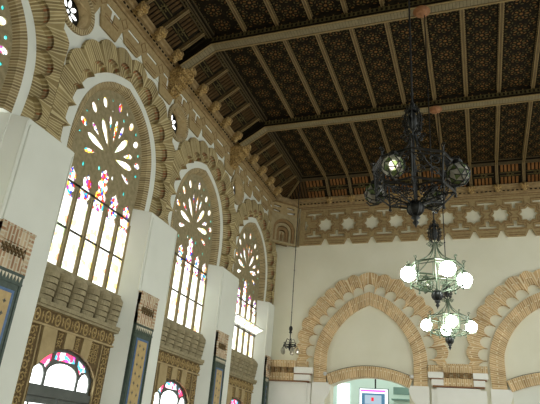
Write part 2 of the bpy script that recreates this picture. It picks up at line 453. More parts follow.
def window(i, c):
    root = struct(empty('window_%d' % (i + 1), (-6.12, c, 3.9)), 'tall pointed stained glass ' + WN[i] + ', with rose tracery', 'window')
    lights = [lancet(c + .41 * k, 3.97, [5.66, 5.70, 6.02, 5.70, 5.66][k + 2], .150) for k in range(-2, 3)]
    R = []
    cz = 6.27
    for d, r0, r1, w in [(0, .10, 0, 0)][:0] + [(a, .16, .72, .075) for a in (90 - 36, 90 + 36, 90 - 82, 90 + 82, )] + [(a, .42, .74, .055) for a in (90 - 62, 90 + 62, 90 - 112 + 4, 90 + 112 - 4)] + [(90, .26, .80, .055)] + [(a, .44, .80, .05) for a in (90 - 16, 90 + 16)]:
        R.append(petal(c, cz, math.radians(d), r0, r1, w))
    # outer lights
    O = []
    for d, r in ((90 - 26, 1.0), (90 + 26, 1.0), (90, 1.06), (90 - 47, .93), (90 + 47, .93), (90 - 74, .88), (90 + 74, .88)):
        O.append(oval(c + r * math.cos(math.radians(d)), cz + r * math.sin(math.radians(d)), math.radians(d), .105, .068))
    T = []
    for d, r in ((90 - 13, 1.10), (90 + 13, 1.10), (90 - 37, 1.05), (90 + 37, 1.05), (90 - 12, .90), (90 + 12, .90), (90 - 61, .95), (90 + 61, .95), (90 - 88, .88), (90 + 88, .88)):
        T.append(oval(c + r * math.cos(math.radians(d)), cz + r * math.sin(math.radians(d)), math.radians(d + 30), .045, .03, 3 if len(T) % 2 else 6))
    T += [oval(c + s_ * .205, 5.93, PI / 2, .05, .035, 6) for s_ in (-1, 1)] + [oval(c + s_ * .62, 5.80, PI / 2, .05, .03, 6) for s_ in (-1, 1)]
    bnd = [(c - 1.02, 3.89)] + sym([(p[0] + .035, p[1] + .03 * (p[0] < .5)) for p in OPEN], c) + [(c + 1.02, 3.89)]
    b = MB().mat('rose_stone'); b.prism(LW, bnd, -6.12, -6.09, lights + R + O + T); b.build('tracery', root)
    # raised rims round the larger lights
    b = MB().mat('tan_stone')
    for l in R + O: b.tube([LW(u, v, -6.09) for u, v in l], .009, 5, True)
    for k in range(-2, 3):
        for s_ in (-1, 1): b.tube([LW(c + .41 * k + s_ * .178, 3.97, -6.085), LW(c + .41 * k + s_ * .178, 5.3, -6.085)], .014, 6)
    b.build('moulding', root)
    b = MB()
    for l in lights:
        b.mat('lancet_glass'); z = 5.18
        lo = [(l[0][0], 3.97), (l[0][0], z), (l[-1][0], z), (l[-1][0], 3.97)]
        b.prism(LW, lo, -6.112, -6.110)
        b.mat('rose_glass'); b.prism(LW, [(l[0][0], z)] + l[1:-1] + [(l[-1][0], z)], -6.112, -6.110)
    b.build('lancet_pane', root)
    b = MB()
    for j, l in enumerate(R): b.mat('lancet_glass' if j in (0, 1, 2, 3) and i != 3 else 'rose_glass'); b.prism(LW, l, -6.112, -6.110)
    for j, l in enumerate(O): b.mat('lancet_glass' if j in (0, 1, 3, 4) else 'rose_glass'); b.prism(LW, l, -6.112, -6.110)
    b.mat('teal_glass')
    for l in T: b.prism(LW, l, -6.112, -6.110)
    b.build('rose_pane', root)
    for z in (4.61, 5.38):
        b = MB().mat('lead'); b.box(LW, c - .96, c + .96, z - .018, z + .018, -6.109, -6.090); b.build('saddle_bar', root)
    b = MB().mat('corbel_stone'); b.box(LW, c - 1.1, c + 1.1, 3.86, 3.94, -6.3, -6.02); b.build('sill', root)
    return root
for i, c in enumerate(YC): window(i, c)
# opened hopper pane of the far window
root = empty('hopper_vent', (-6.05, YC[3], 4.62), 'open white hopper pane tilted inwards on the farthest side window', 'window vent')
b = MB().mat('white_paint')
c = YC[3]
def HP(u, v, w): return (-6.06 + v * math.cos(.5) - w * math.sin(.5), u, 4.62 + v * math.sin(.5) + w * math.cos(.5))
for a in ((c - 1.0, c + 1.0, 0, .03), (c - 1.0, c + 1.0, .27, .30), (c - 1.0, c - .97, 0, .3), (c + .97, c + 1.0, 0, .3), (c - .35, c - .33, 0, .3), (c + .33, c + .35, 0, .3)): b.box(HP, a[0], a[1], a[2], a[3], 0, .03)
b.build('hopper_frame', root)
b = MB().mat('lancet_glass'); b.box(HP, c - .97, c + .97, .03, .27, .012, .018); b.build('hopper_pane', root)
b = MB().mat('lead'); b.box(LW, c - .99, c + .99, 4.57, 4.61, -6.10, -6.05); b.build('hinge_rail', root)

# oculus windows above the piers
def oculus(k, p, label):
    root = struct(empty('window_%d' % (5 + k), (-5.95, p, OZ)), label, 'window')
    b = MB().mat('ring_brick')
    n = 40
    C = lambda r: [(p + r * math.cos(2 * PI * j / n), OZ + r * math.sin(2 * PI * j / n)) for j in range(n + 1)]
    b.strip(LW, C(.43), -5.905, C(.43), -5.85); b.strip(LW, C(.43), -5.85, C(.34), -5.85)
    b.build('brick_ring', root)
    b = MB().mat('strap_brick'); b.strip(LW, C(.34), -5.85, C(.31), -5.89); b.strip(LW, C(.31), -5.89, C(.27), -6.06); b.strip(LW, C(.27), -6.06, C(.27), -6.2); b.build('deep_reveal', root)
    q = [oval(p + .15 * math.cos(a), OZ + .15 * math.sin(a), a, .08, .04, 12) for a in [k_ * PI / 4 for k_ in range(8)]] + [circ(p, OZ, .035, 10)]
    b = MB().mat('iron'); b.prism(LW, circ(p, OZ, .27, 32), -6.08, -6.06, q); b.build('tracery', root)
    b = MB().mat('clear_glass'); b.prism(LW, circ(p, OZ, .265, 24), -6.074, -6.071); b.build('pane', root)
for k, (p, t) in enumerate(zip(BND[1:4], ('round traceried window above the nearest pier, at the top left', 'round traceried window high between the nearest and middle stained windows', 'round traceried window high between the middle and farthest stained windows'))): oculus(k, p, t)

# piers
def pier(p, label):
    o = p + .005
    y0, y1 = p - .51, p + .51
    poly = [(y0 - .25, -6.12), (y0 - .03, -5.82), (y0, -5.78), (y1, -5.78), (y1 + .03, -5.82), (y1 + .25, -6.12)]
    root = empty('wall_pier', (-5.9, p, 0), label, 'pier', 'white piers between the windows')
    b = MB().mat('white_plaster')
    fr = lambda u, v, w: (v, u, w)
    b.prism(fr, [(a, x) for a, x in poly], 0, ZP - .02)
    b.prism(fr, [(y0 - .23, -6.10), (y0, -5.80), (y1, -5.80), (y1 + .23, -6.10)], ZP - .02, ZP)
    b.build('shaft', root)
    b = MB().mat('white_plaster')
    b.tube([(-5.775, y0 + .045, 4.12), (-5.775, y0 + .045, ZP - .16), (-5.772, y0 + .045, ZP - .10)], .016, 8)
    b.build('corner_bead', root)
    b = MB().mat('white_plaster'); b.tube([(-5.80, y0 - .004, 4.1), (-5.80, y0 - .004, ZP - .05)], .02, 8); b.build('corner_bead', root)
    b = MB().mat('white_plaster'); b.tube([(-5.775, y1 - .02, 4.12), (-5.775, y1 - .02, ZP - .1)], .012, 8); b.build('corner_bead', root)
    return root
PN = ['nearest white pier, at the left edge of the picture', 'white pier between the nearest and middle stained windows', 'white pier between the middle and farthest stained windows', 'white corner pier where the side wall meets the end wall']
for p, t in zip(PIERS[:3], PN): pier(p, t)
p = 16.0
root = empty('wall_pier', (-5.9, 15.75, 0), PN[3], 'pier', 'white piers between the windows')
b = MB().mat('white_plaster'); b.prism(lambda u, v, w: (v, u, w), [(15.25, -6.12), (15.48, -5.82), (15.51, -5.78), (15.99, -5.78), (15.99, -6.12)], 0, ZP); b.build('shaft', root)
b = MB().mat('white_plaster'); b.tube([(-5.80, 15.49, 3.9), (-5.80, 15.49, ZP - .05)], .02, 8); b.build('corner_bead', root)

# tile panels on the piers
def tile_panel(p, label, y0, y1):
    root = empty('tile_panel', (-5.75, (y0 + y1) / 2, 1.0), label, 'tile panel', 'brick-topped tile panels on the piers')
    b = MB()
    b.mat('course_brick'); b.box(LW, y0, y1, 3.86, 4.06, -5.779, -5.715); b.box(LW, y0, y1, 3.50, 3.68, -5.779, -5.715)
    b.box(LW, y0, y1, 3.68, 3.86, -5.779, -5.735); b.box(LW, y0, y0 + .07, 3.50, 4.06, -5.779, -5.712, 'h'); b.box(LW, y1 - .09, y1, 3.50, 4.06, -5.779, -5.712, 'h')
    b.box(LW, y0 - .01, y1 + .01, 4.06, 4.09, -5.779, -5.705)
    b.build('brick_head', root)
    b = MB().mat('carved_ground')
    n = 6
    for k in range(n):
        yy = y0 + .12 + (y1 - y0 - .26) * k / (n - 1)
        b.tube([(-5.732, yy - .05, 3.71), (-5.722, yy, 3.77), (-5.732, yy + .05, 3.83)], .014, 5); b.tube([(-5.732, yy + .05, 3.71), (-5.722, yy, 3.77), (-5.732, yy - .05, 3.83)], .014, 5)
    b.build('interlace_relief', root)
    b = MB().mat('tile_green'); b.box(LW, y0, y1, .9, 3.50, -5.779, -5.725)
    b.box(LW, y0, y1, 3.345, 3.375, -5.726, -5.715); b.box(LW, y0, y1, 3.46, 3.50, -5.726, -5.712)
    b.box(LW, y0 + .02, y0 + .05, .9, 3.34, -5.726, -5.716); b.box(LW, y1 - .05, y1 - .02, .9, 3.34, -5.726, -5.716)
    b.build('green_tile_border', root)
    b = MB().mat('tile_cream'); n = 9
    for k in range(n):
        a = y0 + .03 + (y1 - y0 - .06) * k / n; d = (y1 - y0 - .06) / n
        b.prism(LW, [(a, 3.46), (a + d * .8, 3.46), (a + d * .4, 3.385)], -5.725, -5.718)
    b.build('zigzag_tiles', root)
    b = MB().mat('tile_blue'); b.box(LW, y0 + .10, y1 - .10, .95, 3.26, -5.724, -5.72); b.build('blue_tile_border', root)
    b = MB().mat('tile_ochre'); b.box(LW, y0 + .145, y1 - .145, 1.0, 3.22, -5.7195, -5.716)
    b.mat('tile_motif')
    for r in range(13):
        for k in range(2):
            yy = y0 + .145 + (y1 - y0 - .29) * (.28 + .44 * k); z = 3.13 - r * .16 - (k * .03)
            b.prism(LW, [(yy - .022, z), (yy, z + .035), (yy + .022, z), (yy, z - .035)], -5.716, -5.7145)
            b.box(LW, yy - .03, yy + .03, z - .006, z + .006, -5.716, -5.7145)
    b.build('ochre_tile_field', root)
for p, t in zip(PIERS[:3], ('tile panel with brick head on the nearest pier, at the left edge', 'tile panel with brick head on the pier between nearest and middle windows', 'tile panel with brick head on the pier between middle and farthest windows')):
    tile_panel(p, t, p - .505, p + .10)
tile_panel(15.75, 'narrow tile panel with brick head in the far corner beside the end wall', 15.50, 15.77)

# scalloped corbel sill and carved door surround under every window
def leaf_relief(b, u0, u1, v0, v1, w, step=.11, r=.011):
    """scrolling stems carved inside a rectangle"""
    nx = max(1, round((u1 - u0) / (step * 1.6))); ny = max(1, round((v1 - v0) / (step * 1.6)))
    du = (u1 - u0) / nx; dv = (v1 - v0) / ny
    for i in range(nx):
        for j in range(ny):
            cu = u0 + (i + .5) * du; cv = v0 + (j + .5) * dv; s_ = 1 if (i + j) % 2 else -1; R_ = min(du, dv) * .46
            pts = []
            for k in range(11):
                a = k / 10 * 2 * PI * 1.25; rr = R_ * (1 - k / 13)
                pts.append(LW(cu + s_ * rr * math.cos(a), cv + rr * math.sin(a), w))
            b.tube(pts, r, 4)
            for k in range(4):
                a = PI / 4 + k * PI / 2
                b.tube([LW(cu + R_ * .9 * math.cos(a), cv + R_ * .9 * math.sin(a), w), LW(cu + R_ * 1.3 * math.cos(a), cv + R_ * 1.3 * math.sin(a), w)], r * 1.3, 4)
DOORC = [(.74, .02), (.74, 2.30), (.70, 2.46), (.55, 2.62), (.30, 2.74), (0, 2.79)]
def bay_base(c, bay):
    root = empty('corbel_sill', (-6.0, c, 3.35), 'projecting row of scalloped stone corbels under the ' + bay, 'sill', 'corbelled window sills')
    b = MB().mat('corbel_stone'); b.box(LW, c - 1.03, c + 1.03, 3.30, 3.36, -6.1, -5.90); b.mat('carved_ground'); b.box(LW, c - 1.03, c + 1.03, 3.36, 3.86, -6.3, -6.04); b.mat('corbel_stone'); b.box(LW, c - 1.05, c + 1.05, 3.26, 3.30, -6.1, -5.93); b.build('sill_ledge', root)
    first = None
    n = 6; d = 2.06 / n
    for k in range(n):
        cu = c - 1.03 + d * (k + .5)
        b = MB().mat('corbel_stone')
        zs = [(3.36, .050), (3.43, .070), (3.432, .045), (3.445, .045), (3.447, .085), (3.52, .09), (3.522, .06), (3.535, .06), (3.537, .10), (3.61, .105), (3.612, .075), (3.625, .075), (3.627, .115), (3.70, .12), (3.702, .09), (3.715, .09), (3.717, .13), (3.80, .13)]
        rows = []
        for z, dep in zs:
            rows.append([(-6.03 + dep * math.cos(a) * 1.1 + .03, cu + (d / 2 - .022) * math.sin(a), z) for a in [-PI / 2 + PI * j / 10 for j in range(11)]])
        top = [(-6.03 + .11 * math.cos(a), cu + (d / 2 - .022) * math.sin(a), 3.80 + .08 * math.cos(a)) for a in [-PI / 2 + PI * j / 10 for j in range(11)]]
        rows.append(top); rows.append([(-6.06, p_[1], p_[2]) for p_ in top])
        for A, B in zip(rows, rows[1:]):
            for j in range(10): b.face([A[j], A[j + 1], B[j + 1], B[j]])
        b.build('corbel', root)
    # ------ carved surround
    root = empty('door_surround', (-6.0, c, 1.5), 'carved stone door surround with oval frieze under the ' + bay, 'door surround', 'carved door surrounds')
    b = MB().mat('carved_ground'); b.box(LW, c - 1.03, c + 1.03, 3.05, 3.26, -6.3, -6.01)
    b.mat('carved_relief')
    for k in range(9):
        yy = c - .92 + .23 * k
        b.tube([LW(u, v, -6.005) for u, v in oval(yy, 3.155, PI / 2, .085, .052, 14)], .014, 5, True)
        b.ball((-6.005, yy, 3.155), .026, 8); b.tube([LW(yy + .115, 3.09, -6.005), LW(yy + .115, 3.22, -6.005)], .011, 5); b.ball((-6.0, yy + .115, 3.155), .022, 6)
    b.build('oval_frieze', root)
    b = MB().mat('plain_stone'); b.box(LW, c - 1.05, c + 1.05, 3.02, 3.05, -6.1, -5.985); b.box(LW, c - 1.05, c + 1.05, 3.255, 3.275, -6.1, -5.985)
    b.build('fillet', root)
    dh = sym(DOORC, c)
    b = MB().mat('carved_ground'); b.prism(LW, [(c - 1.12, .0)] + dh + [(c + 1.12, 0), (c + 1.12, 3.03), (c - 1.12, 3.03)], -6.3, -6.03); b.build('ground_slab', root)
    # voussoirs: plain and carved turn about
    edges = [-.86, -.62, -.34, -.10, .10, .34, .62, .86]
    top = [-.74, -.50, -.27, -.09, .09, .27, .50, .74]
    bot = [-.66, -.47, -.27, -.09, .09, .27, .47, .66]
    def za(u): return 2.80 - .42 * (u / .74) ** 2 * .9
    vs = [-.70, -.40, -.20, .02, .22, .42, .72]
    tp = [-.72, -.42, -.20, .02, .24, .46, .76]
    for k in range(6):
        q = [(c + vs[k], za(vs[k])), (c + (vs[k] + vs[k + 1]) / 2, za((vs[k] + vs[k + 1]) / 2)), (c + vs[k + 1], za(vs[k + 1])), (c + tp[k + 1], 3.02), (c + tp[k], 3.02)]
        b = MB()
        if k % 2 == 0: b.mat('plain_stone'); b.prism(LW, q, -6.04, -5.995)
        else:
            b.mat('carved_relief'); leaf_relief(b, c + vs[k] + .03, c + vs[k + 1] - .03, max(za(vs[k]), za(vs[k + 1])) + .0, 3.0, -6.02, .075, .010)
        b.build('voussoir', root)
    for s_ in (-1, 1):
        b = MB().mat('carved_relief')
        u0, u1 = (c + .79, c + 1.02) if s_ > 0 else (c - 1.02, c - .79)
        leaf_relief(b, u0, u1, .4, 3.0, -6.02, .10, .012)
        b.build('foliage_panel', root)
        b = MB().mat('plain_stone')
        e = c + s_ * .765
        b.tube([LW(e, .1, -6.02), LW(e, 2.36, -6.02), LW(c + s_ * .76, 2.5, -6.02), LW(c + s_ * .78, 3.02, -6.02)], .014, 5)
        b.build('jamb_bead', root)
    b = MB().mat('plain_stone'); b.strip(LW, dh, -6.0, dh, -6.2); b.build('arch_reveal', root)
for c, n_ in zip(YC[1:], WN[1:]): bay_base(c, n_)

# glazed doors with fanlights
def door(i, c):
    root = struct(empty('door_%d' % i, (-6.17, c, 0)), 'dark framed glazed door with fanlight under the ' + WN[i], 'door')
    b = MB().mat('door_paint')
    inner = sym([(p_[0] - .0, p_[1]) for p_ in DOORC], c)
    fans = []
    mid = [(c - .36, 2.22)] + [(c + .36 * math.cos(a), 2.40 + .17 * math.sin(a)) for a in [PI - PI * k / 12 for k in range(13)]] + [(c + .36, 2.22)]
    fans.append(mid)
    for s_ in (-1, 1):
        q = [(c + s_ * .41, 2.22), (c + s_ * .41, 2.38), (c + s_ * .47, 2.47), (c + s_ * .56, 2.50), (c + s_ * .65, 2.44), (c + s_ * .69, 2.34), (c + s_ * .69, 2.22)]
        fans.append(q if s_ > 0 else q[::-1])
    col = [[(c - .26, 2.61), (c - .24, 2.71), (c, 2.745), (c + .24, 2.71), (c + .26, 2.61), (c, 2.605)]]
    for s_ in (-1, 1): col.append([(c + s_ * .31, 2.59), (c + s_ * .31, 2.69), (c + s_ * .50, 2.61), (c + s_ * .58, 2.53), (c + s_ * .46, 2.51), (c + s_ * .41, 2.45)][::s_])
    b.prism(LW, [(c - .73, 2.16)] + [q for q in inner if q[1] > 2.2] + [(c + .73, 2.16)], -6.20, -6.15, fans + col)
    b.build('fanlight_frame', root)
    b = MB().mat('clear_glass')
    for f in fans: b.prism(LW, f, -6.177, -6.174)
    b.mat('fan_glass')
    for f in col: b.prism(LW, f, -6.177, -6.174)
    b.build('fanlight_pane', root)
    b = MB().mat('door_paint'); b.box(LW, c - .74, c + .74, 2.06, 2.18, -6.21, -6.11); b.build('transom', root)
    for s_ in (-1, 1):
        u0, u1 = (c + .02, c + .73) if s_ > 0 else (c - .73, c - .02)
        leaf = [(u0, .02), (u1, .02), (u1, 2.06), (u0, 2.06)]
        w = (u1 - u0)
        hs = []
        for r in range(6):
            z1 = 1.96 - r * .3
            for a, d in ((.07, .17), (.21, .79), (.83, .93)):
                if r > 0 and a == .21:
                    hs += [[(u0 + w * x0, z1 - .25), (u0 + w * x1, z1 - .25), (u0 + w * x1, z1), (u0 + w * x0, z1)] for x0, x1 in ((.21, .38), (.41, .58), (.61, .79))]
                else: hs.append([(u0 + w * a, z1 - .25), (u0 + w * d, z1 - .25), (u0 + w * d, z1), (u0 + w * a, z1)])
        b = MB().mat('door_paint'); b.prism(LW, leaf, -6.19, -6.15, hs); lf = b.build('door_leaf', root)
        b = MB().mat('clear_glass'); b.box(LW, u0 + .04, u1 - .04, .1, 2.0, -6.172, -6.170); b.build('glazing', lf)
        b = MB().mat('iron'); b.tube([(-6.14, c + s_ * .06, 1.0), (-6.11, c + s_ * .06, 1.02), (-6.11, c + s_ * .14, 1.02)], .012, 6); b.build('handle', lf)
for i in (1, 2, 3): door(i, YC[i])
for o in bpy.data.objects:
    if o.name.startswith('door_') and o.name[5:].isdigit(): o.location.x += .08

# lattice band and cornice above the arches of the left wall
def tshape(cu, vb, up, wbar=.50, hbar=.075, stem=.10, hs=.17):
    s_ = 1 if up else -1   # up: bar on top
    if up: return [(cu - wbar / 2, vb), (cu - stem / 2, vb), (cu - stem / 2, vb - hs), (cu + stem / 2, vb - hs), (cu + stem / 2, vb), (cu + wbar / 2, vb), (cu + wbar / 2, vb + hbar), (cu - wbar / 2, vb + hbar)]
    return [(cu - wbar / 2, vb), (cu + wbar / 2, vb), (cu + wbar / 2, vb + hbar), (cu + stem / 2, vb + hbar), (cu + stem / 2, vb + hbar + hs), (cu - stem / 2, vb + hbar + hs), (cu - stem / 2, vb + hbar), (cu - wbar / 2, vb + hbar)]
b = MB().mat('strap_brick')
P5 = 3.45 / 5
outl = [(15.95, 9.0), (.5, 9.0)]; bottom = []; holes = []; notch = []
k0 = -3; y = YC[1] - 9 * P5
pts = [(.5, 8.36)]
u = YC[1] - 9.5 * P5
idx = 0
cells = []
for k in range(-10, 13):
    cu = YC[1] + (k + .5) * P5           # centre of a bar
    if cu < .9 or cu > 15.7: continue
    cells.append(cu)
pts = []
for cu in cells:
    dist = min(abs(cu - p_) for p_ in PIERS + [2.21])
    low = dist < .8
    zb = 8.20 if low else 8.38
    pts += [(cu - P5 / 2, 8.56), (cu - P5 / 2 + .12, zb), (cu + P5 / 2 - .12, zb)]
    if low: holes.append(tshape(cu, 8.68, True, .42, .07, .09, .22))
    else: holes.append([(cu - .20, 8.68), (cu + .20, 8.68), (cu + .20, 8.75), (cu - .20, 8.75)])
pts.append((cells[-1] + P5 / 2, 8.56))
poly = [(cells[0] - P5 / 2, 9.0)] + pts + [(cells[-1] + P5 / 2, 9.0)]
b.prism(LW, poly, -5.889, -5.855, holes, uvh=True); b.mat('white_plaster'); b.box(LW, 1.0, 15.9, 8.42, 8.95, -5.899, -5.88)
b.mat('strap_ridge')
for h in []: b.tube([LW(u, v, -5.80) for u, v in [(h[0][0] - .03, h[0][1] - .03), (h[0][0] - .03, 8.79), (-h[0][0] + 0 + 2 * (h[0][0] + .21) + .03, 8.79), (2 * (h[0][0] + .21) - h[0][0] + .03, 8.65)]], .014, 5)
for cu in cells:
    s0 = cu - P5 / 2
    b.tube([LW(s0, 8.60, -5.853), LW(s0 + .1, 8.72, -5.853), LW(s0, 8.84, -5.853), LW(s0 - .1, 8.72, -5.853)], 0.011, 5, True)
    for z in (8.44, 8.50): b.tube([LW(s0 + .14, z, -5.853), LW(s0 + P5 - .14, z, -5.853)], 0.011, 5)
o = b.build('trim_1'); struct(o, 'tan strapwork frieze with white bar-shaped openings along the side wall', 'frieze')

def cornice(fr, u0, u1, s_, name, label, base):
    """base(d, z): d metres out from the wall"""
    b = MB().mat('cornice_wood')
    prof = [(.0, 8.90), (.08, 8.90), (.10, 8.94), (.16, 8.95), (.18, 9.0), (.24, 9.0), (.25, 9.06), (.30, 9.07), (.30, 9.12), (.0, 9.12)]
    for i in range(len(prof)):
        (d0, z0), (d1, z1) = prof[i], prof[(i + 1) % len(prof)]
        b.face([fr(u0, z0, base(d0)), fr(u1, z0, base(d0)), fr(u1, z1, base(d1)), fr(u0, z1, base(d1))])
    b.face([fr(u0, z, base(d)) for d, z in prof]); b.face([fr(u1, z, base(d)) for d, z in prof][::-1])
    b.mat('dark_wood')
    n = int((u1 - u0) / .12)
    for k in range(n): b.box(fr, u0 + k * .12 + .02, u0 + k * .12 + .08, 8.955, 8.985, base(.165), base(.185))
    return struct(b.build(name), label, 'cornice')
cornice(LW, .6, 15.95, 1, 'trim_2', 'moulded gilt brown cornice along the top of the side wall', lambda d: -5.9 + d)
cornice(EW, -5.85, 4.9, 1, 'trim_3', 'moulded gilt brown cornice along the top of the end wall', lambda d: d)

# ================================================================== CEILING
H = 9.62; XB0, XB1 = -4.98, 4.05; XE0, XE1 = -5.72, 4.72; YB, YE = 15.2, 15.86; ZE = 9.10; YN = -3.5
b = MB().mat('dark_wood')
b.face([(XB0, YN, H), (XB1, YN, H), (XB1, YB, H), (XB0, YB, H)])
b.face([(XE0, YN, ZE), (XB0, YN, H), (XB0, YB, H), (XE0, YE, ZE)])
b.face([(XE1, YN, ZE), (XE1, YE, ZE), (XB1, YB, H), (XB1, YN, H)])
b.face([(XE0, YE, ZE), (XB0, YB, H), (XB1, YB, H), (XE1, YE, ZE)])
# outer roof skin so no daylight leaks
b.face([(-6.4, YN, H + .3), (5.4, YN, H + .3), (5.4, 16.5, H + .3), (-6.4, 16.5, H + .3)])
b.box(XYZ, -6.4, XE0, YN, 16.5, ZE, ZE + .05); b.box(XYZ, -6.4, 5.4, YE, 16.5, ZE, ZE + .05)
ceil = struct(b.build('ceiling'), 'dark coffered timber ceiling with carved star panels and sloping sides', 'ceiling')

BY = [5.04, 8.40, 11.76]
PX = .712; RX = [.165 + PX * k for k in range(-6, 6)]     # rafters
colx = [XB0 + .02] + RX + [XB1 - .02]
def coffer_mesh(w, l):
    """a carved board of width w, length l, centred on 0,0 (faces down)"""
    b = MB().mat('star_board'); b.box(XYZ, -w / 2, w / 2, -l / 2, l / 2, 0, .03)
    z = -.004
    def dash(cx, cy, a, L, W, m):
        if abs(cx) > w / 2 - .035 or abs(cy) > l / 2 - .02: return
        b.mat(m); ca, sa = math.cos(a), math.sin(a)
        q = [(-L, 0), (-L * .45, W), (L * .45, W), (L, 0), (L * .45, -W), (-L * .45, -W)]
        q = [(cx + x * ca - y * sa, cy + x * sa + y * ca) for x, y in q]
        b.face([(x, y, z) for x, y in q])
        for i in range(6):
            p_, q_ = q[i], q[(i + 1) % 6]; b.face([(*p_, z), (*q_, z), (*q_, 0), (*p_, 0)])
    py = .44; n = int(l / py) + 1
    for k in range(-n, n + 1):
        for cx, cy, s_ in ((0, k * py, 0), (-w / 2, (k + .5) * py, 1), (w / 2, (k + .5) * py, 1)):
            m = 'rust_inlay' if not s_ else 'green_inlay'
            dash(cx, cy, 0, .035, .03, 'rust_inlay')
            for j in range(10):
                a = 2 * PI * (j + .5 * s_) / 10
                dash(cx + .105 * math.cos(a), cy + .105 * math.sin(a), a, .04, .016, 'rust_inlay' if j % 2 == s_ else 'green_inlay')
                a2 = a + PI / 10
                dash(cx + .165 * math.cos(a2), cy + .165 * math.sin(a2), a2 + PI / 2, .032, .013, m if j % 2 else 'green_inlay')
    # interlacing ridges
    b.mat('star_board')
    for k in range(-n, n + 1):
        for cx, cy in ((0, k * py), (-w / 2, (k + .5) * py), (w / 2, (k + .5) * py)):
            for r in (.062, .145, .19):
                q = [(cx + r * math.cos(2 * PI * j / 10 + (.31 if r < .1 else 0)), cy + r * math.sin(2 * PI * j / 10 + (.31 if r < .1 else 0))) for j in range(10)]
                for j in range(10):
                    a, d = q[j], q[(j + 1) % 10]
                    if max(abs(a[0]), abs(d[0])) > w / 2 or max(abs(a[1]), abs(d[1])) > l / 2: continue
                    dx, dy = d[0] - a[0], d[1] - a[1]; L_ = math.hypot(dx, dy); nx, ny = -dy / L_ * .006, dx / L_ * .006
                    b.face([(a[0] + nx, a[1] + ny, -.014), (d[0] + nx, d[1] + ny, -.014), (d[0] - nx, d[1] - ny, -.014), (a[0] - nx, a[1] - ny, -.014)])
    return b
rows = [(BY[0] + .13, BY[1] - .13), (BY[1] + .13, BY[2] - .13), (BY[2] + .13, YB - .04)]
proto = {}
for ri, (ya, yb) in enumerate(rows):
    for ci in range(len(colx) - 1):
        xa, xb = colx[ci] + .045, colx[ci + 1] - .045
        w, l = round(xb - xa, 3), round(yb - ya, 3)
        if w < .1: continue
        key = (w, l)
        if key not in proto:
            o = coffer_mesh(w, l).build('star_panel', ceil); proto[key] = o
        else:
            o = proto[key].copy(); COL.objects.link(o); o.parent = ceil
        o.location = ((xa + xb) / 2, (ya + yb) / 2, H - .035)

# rafters of the flat ceiling
def rafter_mb(l):
    b = MB().mat('rafter_wood'); b.box(XYZ, -.028, .028, -l / 2, l / 2, -.11, 0); b.box(XYZ, -.045, .045, -l / 2, l / 2, -.045, 0)
    b.mat('rafter_edge')
    for s_ in (-1, 1): b.box(XYZ, s_ * .028 - .006, s_ * .028 + .006, -l / 2, l / 2, -.116, -.10)
    n = int(l / .07)
    for s_ in (-1, 1):
        for k in range(n):
            y = -l / 2 + (k + .5) * l / n; b.box(XYZ, s_ * .045 - .007, s_ * .045 + .007, y - .018, y + .018, -.055, -.038)
    return b
BAYN = ['in the ceiling bay at the top edge', 'between the two visible cross beams', 'in the last flat bay']
rp = {}
for ri, (ya, yb) in enumerate(rows):
    l = round(yb - ya, 3)
    for k, x in enumerate(RX):
        lab = '%s rafter from the side wall %s' % (ORD[k], BAYN[ri])
        if l not in rp:
            o = rafter_mb(l).build('ceiling_rafter'); rp[l] = o
        else: o = rp[l].copy(); COL.objects.link(o)
        o.location = (x, (ya + yb) / 2, H); tag(o, lab, 'rafter', 'rafters of the flat ceiling')

